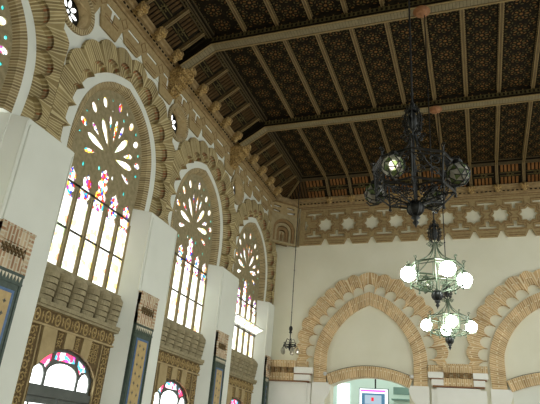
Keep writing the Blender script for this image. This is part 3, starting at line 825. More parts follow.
# cross beams
def beam_section():
    return [(-.13, 0), (-.13, -.05), (-.115, -.07), (-.115, -.20), (-.13, -.22), (-.13, -.27), (.13, -.27), (.13, -.22), (.115, -.20), (.115, -.07), (.13, -.05), (.13, 0)]
def beam(yb, label):
    root = empty('ceiling_beam', (XA, yb, H), label, 'beam', 'painted cross beams of the ceiling')
    path = [(XE0 + .03, ZE + .02), (XB0 + .02, H), (XB1 - .02, H), (XE1 - .03, ZE + .02)]
    b = MB().mat('dark_wood'); sec = beam_section(); dd = .27
    def pt(i, s_): 
        x, z = path[i]; y, dz = s_
        if i in (0, 3): return (x + (1 if i == 0 else -1) * (-dz) * .55, yb + y, z + dz * .75)
        return (x + (1 if i == 1 else -1) * (-dz) * .35, yb + y, z + dz)
    for i in range(3):
        for j in range(len(sec)):
            a, d = sec[j], sec[(j + 1) % len(sec)]
            b.face([pt(i, a), pt(i + 1, a), pt(i + 1, d), pt(i, d)])
    b.face([pt(0, s_) for s_ in sec]); b.face([pt(3, s_) for s_ in sec][::-1])
    b.build('beam_body', root)
    # pale patterned soffit band with edge beads, small blocks along it
    b = MB()
    for i in range(3):
        P0 = Vector(pt(i, (0, -.27))); P1 = Vector(pt(i + 1, (0, -.27))); L = (P1 - P0).length; t = (P1 - P0) / L
        nrm = Vector((-t.z, 0, t.x)) * -1
        if nrm.z > 0: nrm = -nrm
        def fr(u, v, w): return P0 + t * u + Vector((0, v, 0)) + nrm * w
        b.mat('beam_line'); b.box(fr, 0, L, -.12, .12, -.005, .004)
        b.mat('rafter_edge'); b.box(fr, 0, L, -.13, -.10, 0, .018); b.box(fr, 0, L, .10, .13, 0, .018)
        b.mat('beam_pale'); n = max(1, int(L / .062))
        for k in range(n):
            u = (k + .06) * L / n; b.box(fr, u, u + L / n * .86, -.078, .078, .002, .010)
    b.build('patterned_soffit', root)
    # carved fringe on the two side faces
    b = MB().mat('cornice_wood')
    x0, x1 = XB0 + .1, XB1 - .1; n = int((x1 - x0) / .09)
    for s_ in (-1, 1):
        for k in range(n):
            x = x0 + (k + .5) * (x1 - x0) / n
            b.mat('green_inlay'); b.box(XYZ, x - .022, x + .022, yb + s_ * .115 - .006, yb + s_ * .115 + .006, H - .19, H - .13)
            if k % 2: b.mat('rust_inlay'); b.box(XYZ, x - .012, x + .012, yb + s_ * .115 - .007, yb + s_ * .115 + .007, H - .11, H - .08)
        b.mat('green_inlay'); b.box(XYZ, x0, x1, yb + s_ * .118 - .006, yb + s_ * .118 + .006, H - .215, H - .20); b.box(XYZ, x0, x1, yb + s_ * .118 - .006, yb + s_ * .118 + .006, H - .125, H - .115)
    b.build('carved_fringe', root)
    b = MB().mat('copper_rosette'); b.smooth = True
    prof = [(.15, 0), (.16, -.02), (.12, -.045), (.125, -.06), (.08, -.085), (.05, -.085), (.04, -.11), (0, -.12)]
    b.lathe((XA - .05, yb, H - .272), prof, 18); b.build('rosette_boss', root)
beam(BY[0], 'painted cross beam nearest the camera, carrying the nearest chandelier')
beam(BY[1], 'painted cross beam across the top of the picture with a pale patterned underside')
beam(BY[2], 'painted cross beam beyond, seen just behind the dark chandelier top')
# trimmer mouldings along the bend lines
for nm, (a, d), lb in (('trim_4', ((XB0, YN), (XB0, YB)), 'dark moulded trimmer where the flat ceiling meets the side slope'), ('trim_5', ((XB0, YB), (XB1, YB)), 'dark moulded trimmer where the flat ceiling meets the end slope')):
    b = MB()
    d0 = Vector((d[0] - a[0], d[1] - a[1], 0)); L = d0.length; d0 /= L; n0 = Vector((d0.y, -d0.x, 0))
    fr = lambda u, v, w: Vector((a[0], a[1], H)) + d0 * u + n0 * v + Vector((0, 0, w))
    b.mat('dark_wood'); b.box(fr, 0, L, -.05, .15, -.10, .02)
    b.mat('beam_line'); b.box(fr, 0, L, -.045, -.015, -.115, -.10); b.box(fr, 0, L, .03, .06, -.115, -.10); b.box(fr, 0, L, .15, .17, -.06, -.02); b.box(fr, 0, L, .09, .12, -.115, -.10)
    n = int(L / .1); b.mat('green_inlay')
    for k in range(n): b.box(fr, k * .1 + .02, k * .1 + .07, .0, .02, -.107, -.10)
    struct(b.build(nm), lb, 'moulding')

# sloping side: rafters, slotted panels, brackets
def FR(u, v, w):   # u = y, v along the slope 0..1 from the cornice to the bend, w out of the slope (down, into the hall)
    x = XE0 + (XB0 - XE0) * v; z = ZE + (H - ZE) * v
    n = Vector((H - ZE, 0, -(XB0 - XE0))).normalized()
    return Vector((x, u, z)) + n * w
def FE(u, v, w):
    y = YE + (YB - YE) * v; z = ZE + (H - ZE) * v
    n = Vector((0, -(H - ZE), -(YE - YB))).normalized()
    return Vector((u, y, z)) + n * w
FY = []
for k in range(-1, 3):
    base = BY[0] + 3.36 * k
    FY += [base + .27 + .705 * j for j in range(5)]
FY = [y for y in FY if y < 15.1]
def slope_rafter(fr, u, v1=1, v0=0):
    b = MB().mat('rafter_wood'); b.box(fr, u - .028, u + .028, v0, v1, 0, .09); b.box(fr, u - .045, u + .045, v0, v1, 0, .035)
    b.mat('rafter_edge')
    for s_ in (-1, 1): b.box(fr, u + s_ * .028 - .005, u + s_ * .028 + .005, v0, v1, .082, .096)
    return b
for k, y in enumerate(FY):
    vmax = 1 if y < YB else (YE - y) / (YE - YB)
    o = slope_rafter(FR, y, .97).build('sloping_rafter', None, FR(y, 0, 0))
    tag(o, 'short sloping rafter above the side wall, %s counting back from the end wall' % ORD[len(FY) - 1 - k], 'rafter', 'sloping rafters above the side wall')
for k, x in enumerate([x for x in RX if x > XB0 + .3]):
    o = slope_rafter(FE, x, .97).build('sloping_rafter', None, FE(x, 0, 0))
    tag(o, 'short sloping rafter above the end wall, %s from the side wall' % ORD[k], 'rafter', 'sloping rafters above the end wall')
# hip rafter in the corner
def HIP(u, v, w):
    P0 = Vector((XE0, YE, ZE)); P1 = Vector((XB0, YB, H)); t = P1 - P0
    s_ = Vector((t.y, -t.x, 0)).normalized(); n = Vector((.5, -.5, -.9)).normalized()
    return P0 + t * v + s_ * u + n * w
b = slope_rafter(HIP, 0, 1); o = b.build('hip_rafter', None, HIP(0, 0, 0)); tag(o, 'hip rafter rising from the far corner of the hall to the flat ceiling', 'rafter')
# slotted boards on the slopes
def slot_panel(fr, u0, u1, mat_s, vmaxf=None):
    b = MB().mat('star_board'); b.box(fr, u0, u1, .03, .97, 0, .015)
    w = u1 - u0; n = 5
    for k in range(n):
        a = u0 + w * (.09 + .82 * k / n); d = a + w * .82 / n * .62
        for v0, v1 in ((.08, .40), (.60, .92)):
            b.mat(mat_s); b.box(fr, a, d, v0, v1, .012, .034)
    cu = (u0 + u1) / 2
    for j in range(8):
        a = 2 * PI * j / 8; du, dv = math.cos(a), math.sin(a)
        b.mat('green_inlay'); c_ = fr(cu + .07 * du, .5 + .075 * dv, .024); b.tube([fr(cu + .035 * du, .5 + .04 * dv, .024), fr(cu + .10 * du, .5 + .11 * dv, .024)], .015, 5)
    b.box(fr, u0 + .03, u1 - .03, .43, .455, .012, .026); b.box(fr, u0 + .03, u1 - .03, .545, .57, .012, .026)
    return b
for a, d in zip(FY, FY[1:]):
    if d - a < .6: continue
    slot_panel(FR, a + .05, d - .05, 'slat_wood').build('slotted_panel', ceil)
xs = [XB0 + .28 - .2] + [x for x in RX if x > XB0 + .3]
for a, d in zip(xs, xs[1:] + [XB1]):
    slot_panel(FE, a + .05, d - .05, 'end_slat_wood').build('slotted_panel', ceil)

b = MB().mat('slat_wood'); x = XE0 + .12
while x < XB0 + .22:
    vm = min(.92, (x - XE0) / (XB0 - XE0) - .10)
    if vm > .1: b.box(FE, x, x + .055, .06, vm, .004, .03)
    x += .1
b.build('slotted_panel', ceil)
b = MB().mat('slat_wood'); y = 14.93
while y < YE - .15:
    vm = min(.92, (YE - y) / (YE - YB) - .10)
    if vm > .1: b.box(FR, y, y + .055, .06, vm, .004, .03)
    y += .11
b.build('slotted_panel', ceil)

# carved bracket heads on the cornice
def bracket_mb():
    b = MB().mat('gilt_bracket')
    b.box(XYZ, -.12, .10, -.075, .075, -.05, .10); b.box(XYZ, .08, .15, -.09, .09, -.02, .12)
    b.smooth = True
    b.lathe((.15, 0, .05), [(.075, 0), (.08, .02), (.05, .035), (.045, .055), (0, .065)], 12, 'x')
    b.lathe((.02, 0, -.05), [(.07, 0), (.075, -.03), (.04, -.05), (.05, -.075), (0, -.10)], 10)
    b.smooth = False
    for s_ in (-1, 1): b.tube([(.10, s_ * .08, -.02), (.12, s_ * .10, .03), (.10, s_ * .085, .09), (.14, s_ * .07, .05)], .02, 6)
    return b
bp = bracket_mb().build('cornice_bracket')
bx = -5.62
first = True
for k, y in enumerate(FY):
    lab = 'small carved gilt bracket on the side cornice, %s counting back from the end wall' % ORD[len(FY) - 1 - k]
    o = bp if first else bp.copy()
    if not first: COL.objects.link(o)
    first = False
    o.location = (bx, y, 9.03); tag(o, lab, 'bracket', 'carved brackets along the side cornice')
for k, x in enumerate([x for x in RX if x > XB0 + .3]):
    o = bp.copy(); COL.objects.link(o); o.location = (x, 15.76, 9.01); o.rotation_euler = (0, 0, -PI / 2); o.scale = (.7, 1, .8)
    tag(o, 'small carved bracket under the sloping end rafter, %s from the side wall' % ORD[k], 'bracket', 'carved brackets along the end cornice')
def big_bracket(y, label):
    root = empty('beam_bracket', (-5.7, y, 8.7), label, 'bracket', 'large carved beam brackets')
    b = MB().mat('gilt_bracket')
    for i, (w, z0, z1, d) in enumerate(((.13, 8.42, 8.55, .12), (.16, 8.55, 8.70, .20), (.19, 8.70, 8.84, .30), (.22, 8.84, 9.0, .40), (.20, 9.0, 9.14, .46))): b.box(LW, y - w, y + w, z0, z1, -5.9, -5.9 + d)
    b.build('stepped_block', root)
    b = MB().mat('gilt_bracket'); b.smooth = True
    for k in range(-1, 2):
        for j, (z, d) in enumerate(((8.50, .13), (8.64, .21), (8.78, .31), (8.93, .41))):
            b.ball((-5.9 + d, y + k * .11, z), .045, 8)
            b.tube([(-5.9 + d + .02, y + k * .11 - .05, z + .03), (-5.9 + d + .05, y + k * .11, z - .03), (-5.9 + d + .02, y + k * .11 + .05, z + .03)], .014, 5)
    b.build('foliage_carving', root)
big_bracket(8.62, 'large stepped gilt bracket under the nearer visible cross beam, at the side wall')
big_bracket(12.0, 'large stepped gilt bracket under the farther cross beam, at the side wall')
big_bracket(5.2, 'large stepped gilt bracket at the top left, under the nearest beam')

# ================================================================== END WALL
# profiles
A_IN = [(1.20, 3.46), (1.21, 4.2), (1.14, 4.52), (.98, 4.86), (.70, 5.22), (.35, 5.50), (0, 5.67)]
A_MID = [(1.56, 3.46), (1.58, 4.1), (1.52, 4.52), (1.35, 4.95), (1.05, 5.35), (.56, 5.80), (0, 6.05)]
A_CUSP = [(1.61, 3.84), (1.63, 4.2), (1.575, 4.55), (1.40, 4.99), (1.10, 5.40), (.60, 5.85), (0, 6.085)]
A_LOB = [(2.02, 3.84), (2.08, 4.3), (2.03, 4.85), (1.83, 5.36), (1.47, 5.84), (.94, 6.30), (.46, 6.51), (0, 6.58)]
b = MB().mat('cream_plaster')
ops = []
c = ARCHX[0]
seg = lambda c, z_e, z_m, hw, n=16: [(c + hw * (2 * k / n - 1), z_m - (z_m - z_e) * (2 * k / n - 1) ** 2) for k in range(n + 1)]
ops.append([(c - 1.08, .0)] + seg(c, 3.40, 3.66, 1.08) + [(c + 1.08, 0)])
# the tall rectangle of wall with the doorway cut out (the outline steps round it)
o_ = ops[0]
b.prism(EW, [(-6.4, 0)] + o_ + [(5.4, 0), (5.4, 9.7), (-6.4, 9.7)], -.35, 0)
we = struct(b.build('wall_end'), 'cream plastered end wall with two big scalloped arches', 'wall')
# tympanum recess is modelled by thick brick rings; a slightly proud wall layer outside the rings
def end_arch(c, label, blind):
    root = empty('brick_arch', (c, 15.97, 3.46), label, 'arch', 'scalloped brick arches on the end wall')
    nl = 19
    inn, arc = scallop(sym(A_CUSP, c), nl, .225, 12, .42)
    out = scallop_outer(sym(A_CUSP, c), sym([(p_[0] * .98, p_[1] if p_[1] < 5 else p_[1] - .03) for p_ in A_LOB], c), nl, .095, 12, .5)
    mc = (ARCHX[0] + ARCHX[1]) / 2
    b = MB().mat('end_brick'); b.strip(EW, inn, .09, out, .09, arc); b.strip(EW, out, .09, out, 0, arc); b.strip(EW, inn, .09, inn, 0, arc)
    b.build('scalloped_band', root)
    ts = [t / 72 for t in range(73)]
    A, T = resample(sym(A_IN, c), ts); B, _ = resample(sym(A_MID, c), ts); ar = [t * T * 1.1 for t in ts]
    b = MB().mat('end_brick'); b.strip(EW, A, .08, B, .08, ar); b.strip(EW, B, .08, B, 0, ar); b.strip(EW, A, .08, A, 0, ar)
    for e in (0, -1): b.face([EW(*A[e], 0), EW(*A[e], .08), EW(*B[e], .08), EW(*B[e], 0)])
    b.build('voussoir_ring', root)
    # segmental arch across the opening
    n = 40
    top = [(c + 1.20 * (2 * k / n - 1), 3.93 - .26 * (2 * k / n - 1) ** 2) for k in range(n + 1)]
    bot = [(c + 1.10 * (2 * k / n - 1), 3.655 - .25 * (2 * k / n - 1) ** 2) for k in range(n + 1)]
    b = MB().mat('end_brick'); b.strip(EW, bot, .11, top, .11); b.strip(EW, top, .11, top, 0); b.strip(EW, bot, .11, bot, -.0 if blind else -.2)
    b.build('segmental_arch', root)
    # thin dark tube standing in for the shadow line above the arch
    b = MB().mat('lead'); b.tube([EW(u, v + .012, .11) for u, v in top], .007, 4); b.build('iron_rim', root)
    if blind:
        b = MB().mat('white_plaster'); b.prism(EW, [(c - 1.08, 0)] + seg(c, 3.42, 3.66, 1.08) + [(c + 1.08, 0)], .0, .012); b.build('blind_panel', root)
    # stepped jamb bracket just under the ring
    for s_ in (-1, 1):
        b = MB().mat('white_paint')
        q = [(c + s_ * 1.60, 0), (c + s_ * 1.60, 3.46), (c + s_ * 1.08, 3.46), (c + s_ * 1.08, 3.30), (c + s_ * 1.16, 3.10), (c + s_ * 1.24, 3.0), (c + s_ * 1.24, 0)]
        b.prism(EW, q if s_ > 0 else q[::-1], 0, .10)
        b.build('jamb', root)
    return root
end_arch(ARCHX[0], 'scalloped sandy brick arch on the end wall, over the open doorway with the screen', False)
end_arch(ARCHX[1], 'scalloped sandy brick arch cut by the right edge of the picture, over the blind recess', True)

# end pilasters
def pilaster(x0, x1, bc0, bc1, label, brick_left=None, cor=3):
    root = empty('pilaster', ((x0 + x1) / 2, 15.9, 0), label, 'pilaster', 'white capped pilasters on the end wall')
    b = MB().mat('white_paint')
    b.box(EW, x0 + .22, x1 - .22, 0, 3.44, 0, .15); b.box(EW, x0 + .08, x0 + .22, 0, 3.40, 0, .11); b.box(EW, x1 - .22, x1 - .08, 0, 3.40, 0, .11)
    b.build('shaft', root)
    for a, d in ((x0, bc0), (bc1, x1)):
        b = MB().mat('white_paint')
        o0 = 0 if a == x0 else -.0
        b.box(EW, a + (.02 if a == x0 else 0), d - (.02 if d == x1 else 0), 3.67, 3.82, 0, .24)
        b.build('cap_block', root); b = MB().mat('white_paint')
        b.box(EW, a + (.10 if a == x0 else 0), d - (.10 if d == x1 else 0), 3.49, 3.64, 0, .20)
        b.build('cap_block', root)
    b = MB().mat('copper_rosette')
    for a, d in ((x0, bc0), (bc1, x1)):
        if d - a < .05: continue
        b.box(EW, a + .06 * (a == x0), d - .06 * (d == x1), 3.64, 3.665, 0, .21)
    b.box(EW, x0 + .12, x1 - .12, 3.455, 3.485, 0, .19)
    b.build('brick_line', root)
    b = MB().mat('end_brick')
    b.box(EW, bc0, bc1, 3.82, 4.01, 0, .17); b.box(EW, bc0, bc1, 3.48, 3.68, 0, .17); b.box(EW, bc0, bc1, 3.68, 3.82, 0, .08)
    b.build('brick_centre', root)
    n = cor
    for k in range(n):
        u = bc0 + (bc1 - bc0) * (k + .5) / n; d = (bc1 - bc0) / n * .22
        b = MB().mat('strap_ridge'); b.box(EW, u - d, u + d, 3.70, 3.81, .08, .15); b.box(EW, u - d, u + d, 3.76, 3.82, .08, .19); b.build('corbel', root)
pilaster(-1.28, .24, -.88, -.14, 'white pilaster with brick and corbel cap between the two end arches', cor=4)
# corner impost
root = empty('pilaster', (-5.1, 15.9, 0), 'white corner pilaster with brick frieze left of the open arch', 'pilaster', 'white capped pilasters on the end wall')
b = MB().mat('white_paint'); b.box(EW, -5.74, -4.62, 0, 3.46, 0, .10); b.box(EW, -4.62, -4.50, 0, 3.42, 0, .06); b.build('shaft', root)
b = MB().mat('white_paint'); b.box(EW, -4.98, -4.44, 3.67, 3.84, 0, .22); b.build('cap_block', root); b = MB().mat('white_paint'); b.box(EW, -4.98, -4.52, 3.48, 3.64, 0, .18); b.build('cap_block', root)
b = MB().mat('end_brick'); b.box(EW, -5.74, -4.98, 3.84, 4.03, 0, .15); b.box(EW, -5.74, -4.98, 3.46, 3.68, 0, .15); b.box(EW, -5.74, -4.98, 3.68, 3.84, 0, .07); b.box(EW, -4.98, -4.60, 3.84, 4.02, 0, .075); b.build('brick_centre', root)
b = MB().mat('copper_rosette'); b.box(EW, -4.98, -4.50, 3.64, 3.67, 0, .19); b.box(EW, -5.74, -4.56, 3.44, 3.47, 0, .16); b.build('brick_line', root)
for k in range(4):
    u = -5.68 + .19 * k; b = MB().mat('strap_ridge'); b.box(EW, u, u + .08, 3.69, 3.82, .07, .14); b.box(EW, u, u + .08, 3.76, 3.835, .07, .17); b.build('corbel', root)
# brick tie between the two scalloped bands above the pilaster cap
b = MB().mat('end_brick'); b.box(EW, -.86, -.16, 4.0, 4.06, 0, .085); b.box(EW, -1.30, -.75, 3.84, 4.02, 0, .08); b.box(EW, -.25, .22, 3.84, 4.02, 0, .08)
struct(b.build('trim_6'), 'brick course joining the two end arches above the pilaster cap', 'brick course')

# lattice band of the end wall
ST = .7365; SX = [-4.26 + ST * k for k in range(0, 12)]
b = MB().mat('strap_brick'); holes = []; ridges = []
def star(cu, cv, R_, r_, n=8): return [(cu + (R_ if i % 2 == 0 else r_) * math.cos(PI * i / n + PI / 8 * 0), cv + (R_ if i % 2 == 0 else r_) * math.sin(PI * i / n)) for i in range(2 * n)]
pts = [(-5.1, 7.60)]
for cu in SX:
    holes.append(star(cu, 8.26, .245, .185)); ridges.append(star(cu, 8.26, .31, .235))
    pts += [(cu - .13, 7.60), (cu - .03, 7.80), (cu + .03, 7.80), (cu + .13, 7.60)]
for cu in [SX[0] - ST / 2] + [x + ST / 2 for x in SX]:
    holes.append(tshape(cu, 8.60, True, .46, .075, .09, .15)); holes.append(tshape(cu, 7.86, False, .46, .075, .09, .15))
    ridges.append([(cu - .28, 8.72), (cu + .28, 8.72), (cu + .28, 8.56), (cu + .1, 8.53), (cu + .09, 8.38), (cu - .09, 8.38), (cu - .1, 8.53), (cu - .28, 8.56)])
    ridges.append([(cu - .28, 7.81), (cu + .28, 7.81), (cu + .28, 7.97), (cu + .1, 8.0), (cu + .09, 8.15), (cu - .09, 8.15), (cu - .1, 8.0), (cu - .28, 7.97)])
holes.append([(-4.94, 8.10), (-4.87, 8.10), (-4.87, 8.20), (-4.82, 8.26), (-4.87, 8.32), (-4.87, 8.42), (-4.94, 8.42)])
pts += [(5.0, 7.60)]
b.prism(EW, pts + [(5.0, 8.93), (-5.1, 8.93)], 0, .07, holes)
b.mat('strap_ridge')
for r in ridges: b.tube([EW(u, v, .072) for u, v in r], .019, 5, True)
xx = -5.05
prev = -5.1
for cu in SX + [5.1]:
    b.tube([EW(prev + .16, 7.63, .072), EW(cu - .16, 7.63, .072)], .016, 5); b.tube([EW(prev + .12, 7.70, .072), EW(cu - .12, 7.70, .072)], .012, 5)
    prev = cu
for z in (8.82, 8.88): b.tube([EW(-5.1, z, .072), EW(4.9, z, .072)], .014, 5)
struct(b.build('trim_7'), 'tan strapwork frieze with white star openings along the top of the end wall', 'frieze')

# squinch in the corner
def SQ(u, v, w):   # diagonal plane across the corner, u along it
    P = Vector((-5.90, 15.24, 0)); t = Vector((.707, .707, 0)); n = Vector((.707, -.707, 0))
    return P + t * u + n * w + Vector((0, 0, v))
root = empty('corner_squinch', (-5.5, 15.6, 7.6), 'shell-like squinch of nested arches high in the far corner', 'squinch')
b = MB().mat('tan_stone')
w = 1.08
def archp(hw, zt, z0, n=14): return [(w / 2 - hw, z0)] + [(w / 2 - hw * math.cos(PI * k / n), zt - hw + hw * math.sin(PI * k / n)) for k in range(n + 1)] + [(w / 2 + hw, z0)]
b.prism(SQ, [(0.03, 7.6), (.03, 8.3), (.12, 8.46), (.3, 8.54), (w - .3, 8.54), (w - .12, 8.46), (w - .03, 8.3), (w - .03, 7.6)] if False else [(0, 7.6)] + archp(.47, 8.50, 7.6) + [(w, 7.6), (w, 8.55), (0, 8.55)], -.08, .0)
b.build('outer_face', root)
for k, (hw, zt, dep) in enumerate(((.47, 8.50, -.03), (.385, 8.40, -.08), (.30, 8.29, -.13), (.215, 8.17, -.18), (.13, 8.04, -.22))):
    inn = archp(hw - .085, zt - .085, 7.6); outr = archp(hw + .01, zt + .01, 7.6)
    b = MB().mat('tan_stone' if k % 2 == 0 else 'strap_ridge')
    b.strip(SQ, inn, dep + .03, outr, dep + .03); b.strip(SQ, inn, dep + .03, inn, dep - .08); b.build('nested_arch', root)
b = MB().mat('strap_ridge'); b.prism(SQ, [(0, 7.6), (w, 7.6), (w, 8.5), (0, 8.5)], -.30, -.27); b.build('shell_back', root)
for s_ in (.40, .50, .60):
    b = MB().mat('strap_ridge'); b.tube([SQ(w * s_, 7.6, -.2), SQ(w * s_, 8.0, -.2)], .03, 6); b.build('colonnette', root)
b = MB().mat('strap_brick')
b.prism(SQ, [(0, 8.55), (w, 8.55), (w, 8.93), (0, 8.93)], -.10, -.02, [[(.10, 8.62), (.36, 8.60), (.36, 8.66), (.10, 8.70)], [(.62, 8.60), (.88, 8.62), (.88, 8.70), (.62, 8.66)], [(.12, 8.78), (.38, 8.78), (.38, 8.84), (.12, 8.84)], [(.60, 8.78), (.86, 8.78), (.86, 8.84), (.60, 8.84)]])
b.build('lattice_head', root); b = MB().mat('white_paint'); b.box(SQ, .02, w - .02, 8.56, 8.92, -.13, -.11); b.build('lattice_backing', root)
b = MB().mat('tan_stone'); b.box(SQ, -.02, w + .02, 7.56, 7.62, -.08, .03)
b.build('base_ledge', root)
b = MB().mat('cornice_wood'); b.box(SQ, -.05, w + .05, 8.93, 9.10, -.3, .1); b.build('corner_cornice', root)

# ================================================================== beyond the open arch
b = MB().mat('annex_wall'); b.box(XYZ, -6.4, 2.0, 21.0, 21.2, 0, 5.2); b.box(XYZ, -6.5, -6.4, 16.4, 21.2, 0, 5.2); b.box(XYZ, 2.0, 2.1, 16.4, 21.2, 0, 5.2)
struct(b.build('wall_annex'), 'pale green wall of the next room seen through the open arch', 'wall')
b = MB().mat('annex_dark'); b.box(XYZ, -2.7, 2.0, 19.6, 19.75, 3.60, 3.83); b.box(XYZ, -2.75, 2.0, 19.5, 19.75, 3.42, 3.46); struct(b.build('trim_8'), 'dark beam and rail across the next room, seen right of the screen', 'rail')
b = MB().mat('annex_wall'); b.box(XYZ, -2.7, 2.0, 19.62, 19.73, 0, 3.60); struct(b.build('wall_partition'), 'pale green partition right of the hanging screen', 'wall')
root = struct(empty('window_8', (-4.6, 20.9, 2)), 'tall bright slatted window of the next room at the left of the open arch', 'window')
b = MB().mat('strip_light')
for k in range(4): b.box(XYZ, -4.90 + k * .115, -4.81 + k * .115, 20.97, 20.995, 1.0, 4.05)
b.build('bright_pane', root)
b = MB().mat('annex_wall'); b.box(XYZ, -4.95, -4.42, 20.94, 20.999, .9, 1.0); b.box(XYZ, -4.95, -4.42, 20.94, 20.999, 4.05, 4.12); b.build('frame', root)

# hanging information screen
sx0, sx1, sz1 = -3.22, -2.36, 3.42
sy = 17.0
import math as _m
root = empty('information_screen', (-2.86, sy, 3.0), 'hanging information screen with magenta header inside the open arch', 'screen')
zt = 3.475
b = MB().mat('screen_bezel'); b.box(XYZ, -3.33, -2.48, sy, sy + .08, 2.55, zt); b.build('housing', root)
b = MB().mat('screen_white'); b.box(XYZ, -3.31, -2.50, sy - .006, sy - .001, 2.57, zt - .02); b.build('display', root)
b = MB()
b.mat('screen_magenta'); b.box(XYZ, -3.28, -2.56, sy - .009, sy - .006, zt - .10, zt - .045)
b.mat('screen_blue'); b.box(XYZ, -3.25, -2.58, sy - .009, sy - .006, 2.98, zt - .14)
b.mat('screen_grey'); b.box(XYZ, -3.16, -2.68, sy - .011, sy - .009, 3.04, zt - .19)
b.mat('screen_red'); b.box(XYZ, -2.97, -2.90, sy - .013, sy - .011, 3.12, 3.22)
b.build('picture', root)
b = MB().mat('black_plastic'); b.tube([(-2.86, sy + .04, zt - .01), (-2.86, sy + .04, 4.2)], .022, 8); b.box(XYZ, -2.93, -2.79, sy, sy + .08, 4.18, 4.22); b.build('hanging_pole', root)
# ceiling tie in the annex carrying the pole
b = MB().mat('annex_wall'); b.box(XYZ, -6.4, 2.0, sy - .05, sy + .13, 4.22, 4.36); struct(b.build('trim_9'), 'pale tie beam in the next room above the screen', 'beam')

# small spotlights at the feet of the segmental arch
for x, t in ((ARCHX[0] - 1.20, 'small round spotlight at the left foot of the open arch'), (ARCHX[0] + 1.17, 'small round spotlight at the right foot of the open arch')):
    root = empty('spotlight', (x, 15.85, 3.66), t, 'spotlight', 'spotlights on the segmental arch')
    b = MB().mat('lamp_grey'); b.smooth = True; b.lathe((x, 15.80, 3.68), [(0, -.06), (.045, -.055), (.055, -.01), (.04, .03), (.02, .05), (0, .052)], 12, 'y'); b.build('lamp_head', root)
    b = MB().mat('black_plastic'); b.tube([(x, 15.83, 3.68), (x, 15.89, 3.72)], .014, 6); b.build('stalk', root)

# ================================================================== floor, sides not in view
b = MB().mat('cream_plaster'); b.box(XYZ, -6.4, 5.4, -3.8, -3.6, 0, 9.9); struct(b.build('wall_back'), 'plain cream wall behind the camera, unseen, added to block daylight', 'wall')  # unseen wall, added to stop daylight coming in from behind
b = MB().mat('floor_marble'); b.box(XYZ, -6.4, 12, -8, 22, -.1, 0); struct(b.build('floor'), 'polished pale stone floor of the hall', 'floor')

